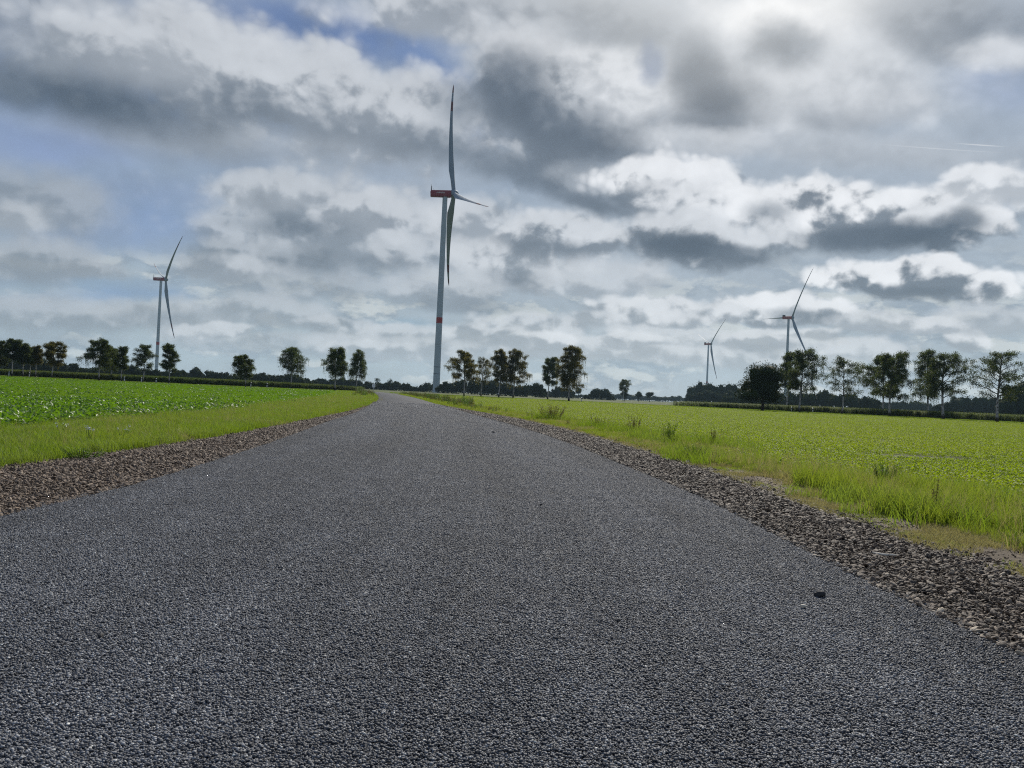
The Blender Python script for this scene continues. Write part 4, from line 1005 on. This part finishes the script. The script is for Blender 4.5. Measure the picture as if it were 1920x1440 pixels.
def turbine(hub, yaw, th, label, nac_m, mast=True, text=True):
    yaw, th, tilt = math.radians(yaw), math.radians(th), .08
    a = Vector((math.sin(yaw) * math.cos(tilt), -math.cos(yaw) * math.cos(tilt), math.sin(tilt)))
    up = Vector((-math.sin(yaw) * math.sin(tilt), math.cos(yaw) * math.sin(tilt), math.cos(tilt)))
    side = a.cross(up)
    Rm = Matrix((side, a, up)).transposed().to_4x4()
    ah = Vector((a.x, a.y, 0)).normalized(); base = Vector(hub) - ah * 5.4; base.z = -.5
    root = bpy.data.objects.new('wind_turbine', None); COL.objects.link(root); root.location = base; tag(root, label, 'wind turbine', 'wind turbines in the fields')
    H = hub[2] + .5 - 2.4
    rad = lambda z: 2.15 + (1.5 - 2.15) * z / H
    zs = [0, .3] + list(np.linspace(3, H, 24))
    V, Q = lathe([(rad(z) * (1.05 if z < .4 else 1), z) for z in zs], 40)
    tower = obj('tower', mesh_np('tower', V, Q, [M_TOWER], True), root)
    V, Q = lathe([(rad(z) + .03, z) for z in (43, 44.2, 45.4, 46.6)], 40)
    obj('red_band', mesh_np('red_band', V, Q, [M_RED], True), tower)
    for z in (12.0, 16.2, 30, 62, 92):
        e = .09 if z < 20 else .035
        V, Q = lathe([(rad(z) - .05, z - .14), (rad(z) + e, z - .12), (rad(z) + e, z + .12), (rad(z) - .05, z + .14)], 40)
        obj('flange_ring', mesh_np('flange_ring', V, Q, [M_DARK if z < 20 else M_TOWER], True), tower)
    # door with steps, on the camera side of the base
    V, Q, Tt = rounded_box(1.0, .2, 2.2, .08, (0.3, -rad(2) - .14, 2.3)); obj('door', mesh_np('door', V, [Q, Tt], [M_DARK]), tower)
    V, Q = lathe([(4.2, .2), (4.2, .55), (2.2, .6)], 32); obj('foundation', mesh_np('foundation', V, Q, [paint_mat('foundation_concrete', (.3, .29, .27), .9, .2)], False), root)
    hl = Matrix.Translation(Vector(hub) - base) @ Rm
    # nacelle box from just behind the hub to the tail
    V, Q, Tt = rounded_box(4.0, 12.6, 4.0, .5, (0, -14.4, -.1), .06)
    nac = obj('nacelle', mesh_np('nacelle', V, [Q, Tt], [nac_m], False), root); nac.matrix_local = hl
    if mast:
        mb = MB(); mb.tube([(0, -13.9, 1.7), (0, -13.9, 3.4), (0, -13.9, 5.6)], [.32, .28, .10], 6); mb.tube([(0, -13.8, 4.6), (0, -11.8, 1.7)], [.05, .05], 5)
        mb.tube([(-.8, -13.9, 3.4), (.8, -13.9, 3.4)], [.06, .06], 5)
        obj('weather_mast', mb.mesh('weather_mast', [M_DARK]), nac)
    else:
        V, Q, Tt = rounded_box(3.4, 2.6, 2.2, .3, (0, -14.2, 2.7)); obj('cooler', mesh_np('cooler', V, [Q, Tt], [M_DARK]), nac)
    for s_ in (-1, 1):
        if text:
            cu = bpy.data.curves.new('lettering', 'FONT'); cu.body = 'enercity'; cu.size = 1.55; cu.align_x = 'CENTER'; cu.align_y = 'CENTER'; cu.extrude = .01
            to = bpy.data.objects.new('lettering', cu); COL.objects.link(to)
            bpy.context.view_layer.update()
            tm = bpy.data.meshes.new_from_object(to); bpy.data.objects.remove(to); tm.materials.append(M_WHITE)
            t = obj('lettering', tm, nac)
            # letters stand on the flank, read from outside
            if s_ > 0: rot = Matrix(((0, 0, 1), (1, 0, 0), (0, 1, 0))).to_4x4()
            else: rot = Matrix(((0, 0, -1), (-1, 0, 0), (0, 1, 0))).to_4x4()
            t.matrix_local = Matrix.Translation((s_ * 2.03, -8.6, .35)) @ rot
    # hub: spinner with blunt nose, axis along local Y
    prof = [(2.1, -2.0), (2.5, -1.5), (2.65, -.4), (2.55, .9), (2.1, 2.0), (1.3, 2.7), (.02, 2.95)]
    V, Q = lathe(prof, 28); V = np.stack([V[:, 0], V[:, 2], -V[:, 1]], -1)
    h_ = obj('hub', mesh_np('hub', V, Q, [M_BLADE], True), root); h_.matrix_local = hl
    for k in range(3):
        b = obj('blade', BLADE, root); b.matrix_local = hl @ Matrix.Rotation(th + k * 2 * math.pi / 3, 4, 'Y')
    return root


turbine((-41.1, 475.5, 122.8), 104.6, 108.4, 'nearest and biggest wind turbine, wine red nacelle, standing right beside the end of the road', M_NAC)
turbine((-438.3, 965.0, 125.0), 129.2, 51.4, 'distant wind turbine on the left rising behind the maize, dark red nacelle', M_NAC)
turbine((379.9, 1060.0, 123.6), 106.7, 32.9, 'right wind turbine whose tower foot is hidden behind birches, orange red nacelle', M_NACO, False, False)
turbine((408.6, 1603.0, 124.2), 102.5, 50.8, 'smallest and farthest wind turbine, above the tall wood', M_NACO, False, False)


# ------------------------------------------------------------------ marker posts
def post(x, y, label, h=1.05):
    root = bpy.data.objects.new('marker_post', None); COL.objects.link(root); root.location = (x, y, -.06); tag(root, label, 'marker post', 'marker posts along the avenue')
    mb = MB(); w = .10
    V = [(-w, -.05, 0), (w, -.05, 0), (0, .1, 0), (-w, -.05, h - .06), (w, -.05, h), (0, .1, h + .05)]
    mb.add(V, [[0, 1, 4, 3], [1, 2, 5, 4], [2, 0, 3, 5]], [[3, 4, 5], [0, 2, 1]]); obj('post', mb.mesh('post', [M_WHITE]), root)
    mb = MB(); z0, z1 = h - .34, h - .14; e = .006
    V = [(-w - e, -.05 - e, z0), (w + e, -.05 - e, z0), (0, .1 + e, z0), (-w - e, -.05 - e, z1), (w + e, -.05 - e, z1), (0, .1 + e, z1)]
    mb.add(V, [[0, 1, 4, 3], [1, 2, 5, 4], [2, 0, 3, 5]]); obj('black_band', mb.mesh('black_band', [M_DARK]), root)


for (x, y, l) in [(-97.0, 149.2, 'white marker post between two white birch stems at the far left'), (-97.3, 156, 'white marker post between the close pair of brownish birches'),
                  (-73.9, 147.6, 'white marker post beside the slim pale green birch'), (-71.8, 150, 'white marker post left of the loose birch near the turbine'), (-68.5, 149.0, 'white marker post just left of the pointed dark birch'),
                  (-50.4, 149.5, 'white marker post at the foot of the leaning squat birch'), (-50.6, 160, 'white marker post between the squat birch and the wide weeping birch'),
                  (57.6, 159, 'white marker post between two birch stems in front of the right turbine'), (62.0, 159, 'white marker post right of the ragged tall birch'), (15.6, 172, 'white marker post right of the tallest central birch')]:
    post(x, y, l)
# small white sign on a post where the road meets the avenue
root = bpy.data.objects.new('road_sign', None); COL.objects.link(root); root.location = (-35.0, 196, -.06); tag(root, 'small white sign on a post at the far end of the road', 'sign')
mb = MB(); mb.tube([(0, 0, 0), (0, 0, 2.0)], [.04, .04], 6); obj('pole', mb.mesh('pole', [M_WHITE]), root)
V, Q, Tt = rounded_box(.8, .05, .95, .04, (0, -.1, 1.7)); obj('sign_panel', mesh_np('sign_panel', V, [Q, Tt], [M_WHITE]), root)


# ------------------------------------------------------------------ weeds and single plants on the verges
def weed(x, y, h, w, label, seed, m_stem=None, n=26, name='weed_clump', leafy_=.4, group='weed clumps on the verges'):
    r = np.random.default_rng(seed + 500); root = bpy.data.objects.new(name, None); COL.objects.link(root); root.location = (x, y, -.05); tag(root, label, 'weed', group)
    sb = MB(); lb = MB()
    for i in range(n):
        a = r.uniform(0, 6.28); rr = w * .5 * r.random() ** .6; bx, by = rr * math.cos(a) * .5, rr * math.sin(a) * .5; hh = h * r.uniform(.5, 1)
        e = Vector((bx + math.cos(a) * rr * .7, by + math.sin(a) * rr * .7, hh)); b = Vector((bx, by, 0)); mdp = (b + e) / 2 + Vector((0, 0, hh * .08))
        sb.tube([b, mdp, e], [.005, .004, .002], 3, r.random(), False)
        k = int(26 + 30 * r.random()); t = r.uniform(.25 if r.random() < leafy_ else .55, 1, (k, 1)); C = np.array(b) * (1 - t) + np.array(e) * t + r.normal(0, .012, (k, 3))
        leaf_quads(lb, C, .018 + .014 * h, r, .2)
    tag(obj('stems', sb.mesh('stems', [M_STEM]), root), kind='stuff'); tag(obj('seed_heads', lb.mesh('seed_heads', [m_stem or M_STEM]), root), kind='stuff')


weed(1.75, 32.5, .75, 1.1, 'brown dried weed clump beside the gravel where the field begins', 1, n=60)
weed(3.75, 23.4, .62, .5, 'tall narrow brown weed clump between the brown dried one and a darker one', 2, n=24)
weed(3.95, 19.3, .55, .45, 'narrow dark weed with upright stalks on the right verge', 3, M_WEED, n=24)
weed(4.9, 18.6, .5, .3, 'thin single-stalk weed right of the narrow dark weed', 4, n=8)
weed(3.45, 14.4, .28, .42, 'low leafy dark green weed at the edge of the bare strip', 5, M_WEED, n=34, leafy_=1)
weed(5.15, 10.6, .34, .36, 'bushy dark green weed among bright grass on the near right', 6, M_WEED, n=44, leafy_=1)
weed(3.0, 26.5, .5, .5, 'sparse greenish weed just left of the tall narrow brown one', 7, n=16)
weed(4.35, 7.9, .40, .16, 'thin upright weed in the bright grass near the right edge', 8, n=4)
weed(4.6, 7.3, .14, .4, 'flat dark plant at the foot of the near right grass', 9, M_WEED, n=24, leafy_=1)
weed(-5.25, 9.55, .16, .45, 'dark spreading grass tuft lying over the left gravel edge', 10, M_WEED, n=26, leafy_=1)
def weed_mesh(seed, m):
    r = np.random.default_rng(seed); mb = MB()
    for i in range(20):
        a = r.uniform(0, 6.28); rr = .5 * r.random() ** .6; b = Vector((rr * math.cos(a) * .5, rr * math.sin(a) * .5, 0)); e = Vector((rr * math.cos(a), rr * math.sin(a), r.uniform(.4, 1)))
        mb.tube([b, e], [.006, .002], 3, r.random(), False)
        t = r.uniform(.2, 1, (22, 1)); leaf_quads(mb, np.array(b) * (1 - t) + np.array(e) * t + r.normal(0, .03, (22, 3)), .06, r, .2)
    return mb.mesh('weed', [m])


wsrc = source('rough_weeds', [weed_mesh(s_, M_STEM) for s_ in range(3)] + [weed_mesh(s_, M_WEED) for s_ in range(3, 5)])
n = 420; y = 50 + 108 * rng.random(n); sd_ = rng.choice([-1, 1], n, p=[.4, .6])
x = np.where(sd_ > 0, interp(ROAD_R, y) + rng.uniform(.6, 3.2, n), interp(ROAD_L, y) - rng.uniform(.3, 2.6, n)); k = ((sd_ > 0) | (y > 80)) & (smooth_noise(x, y, .5, 33) > -.1)
put('rough_verge_weeds', x[k], y[k], rng.uniform(.4, .9, k.sum()), wsrc, 5)
n = 30; y = rng.uniform(27, 58, n); x = interp(GR_OUT, y) + rng.uniform(.5, 2.4, n)
put('small_verge_weeds', x, y, rng.uniform(.2, .5, n), wsrc, 5)

WP = [(1.75, 32.5), (3.75, 23.4), (3.95, 19.3), (4.9, 18.6), (5.15, 10.6), (3.0, 26.5), (4.35, 7.9), (3.45, 14.4)]
x = np.concatenate([a + rng.normal(0, .42, 46) for a, b in WP]); y = np.concatenate([b + rng.normal(0, .7, 46) for a, b in WP])
put('tall_verge_grass', x, y, rng.uniform(.8, 1.7, len(x)) * (1 + y / 60), tuft_g, 4)
k = rng.random(len(x)) < .6
put('grass_stalks', x[k] + .1, y[k], rng.uniform(.6, 1.1, k.sum()) * (1 + y[k] / 60), tuft_t, 3)
x, y = field_pts(1, 3500, 3, 60, rgi, lambda y: rgo(y) + .6, 1.4, keepf=lambda x, y: smooth_noise(x, y, 1.9, 71) > .05)
put('dry_grass', x, y, rng.uniform(1.0, 2.6, len(x)), tuft_d, 3)

# small white flowers in the left verge
def flower(x, y, seed, label):
    r = np.random.default_rng(seed); root = bpy.data.objects.new('wild_flower', None); COL.objects.link(root); root.location = (x, y, -.05); tag(root, label, 'flower', 'white flowers in the left verge')
    sb = MB(); fb = MB()
    for i in range(5):
        e = Vector((r.normal(0, .06), r.normal(0, .06), r.uniform(.2, .27))); sb.tube([(0, 0, 0), e], [.004, .002], 3, .5, False)
        leaf_quads(fb, np.array(e) + r.normal(0, .012, (10, 3)), .022, r)
    tag(obj('stems', sb.mesh('stems', [M_WEED]), root), kind='stuff'); tag(obj('blossoms', fb.mesh('blossoms', [M_WHITE]), root), kind='stuff')
flower(-6.15, 12.3, 1, 'upper white flower cluster in the grass of the left verge'); flower(-6.3, 11.6, 2, 'lower white flower cluster in the left verge, nearest the gravel'); flower(-7.3, 12.6, 3, 'single white flower left of the two clusters')


# ------------------------------------------------------------------ loose things on the road and gravel
def pebble(x, y, s, label, seed, m=M_PEB, sc=(1, 1, 1), name='pebble', group=None, z=.012):
    me = stone_mesh(seed, m, .95, 2); o = obj(name, me, None, (x, y, z + s * .45)); o.scale = (s * sc[0], s * sc[1], s * sc[2]); o.rotation_euler = (.1, .15, seed)
    tag(o, label, 'stone', group)


pebble(1.67, 4.09, .022, 'single dark pebble lying on the asphalt in the right foreground', 3, sc=(1.05, .95, 1.15))
pebble(.31, 6.99, .014, 'small dark pebble on the asphalt right of the road middle', 4)
pebble(-1.51, 2.94, .012, 'small black pebble standing for a hole in the asphalt in the left foreground', 5)  # dark stone added in place of a small hole in the asphalt
pebble(-.42, 19.5, .03, 'tiny dark lump on the far asphalt near the road middle', 6)
pebble(.52, 3.45, .009, 'tiny black pebble in the asphalt below the road middle', 7)
pebble(1.49, 3.84, .016, 'pale cream chip at the edge of asphalt and right gravel', 8, M_BONE, (.5, 1.5, .5), 'pale_chip')
pebble(2.2, 3.45, .02, 'white weathered flake in the near right gravel', 9, M_BONE, (1.8, .7, .3), 'pale_chip', z=-.01)
mb = MB(); mb.tube([(-.075, .03, .012), (-.04, .0, .008), (0, -.012, .006), (.045, -.014, .008), (.085, -.006, .006)], [.005, .0085, .009, .008, .004], 8)
tag(obj('bleached_stick', mb.mesh('bleached_stick', [M_BONE], True), None, (2.66, 5.42, -.006)), 'curved bleached white stick lying on the right gravel shoulder', 'stick')


# ------------------------------------------------------------------ haze
V, Fc = np.array([(x, y, z) for x in (-4700, 4700) for y in (-1700, 5200) for z in (-1.1, 225)], float), np.array([[0, 1, 3, 2], [4, 6, 7, 5], [0, 4, 5, 1], [2, 3, 7, 6], [0, 2, 6, 4], [1, 5, 7, 3]])
hm = bpy.data.materials.new('haze_air'); hm.use_nodes = True; hm.node_tree.nodes.clear(); T = NT(hm.node_tree)
pv = T.n('ShaderNodeVolumePrincipled', {'Color': (.55, .80, 1.0, 1), 'Density': .00007, 'Anisotropy': .2})
T.n('ShaderNodeOutputMaterial', {1: pv.outputs[0]})
tag(obj('haze', mesh_np('haze', V, Fc, [hm])), kind='stuff')
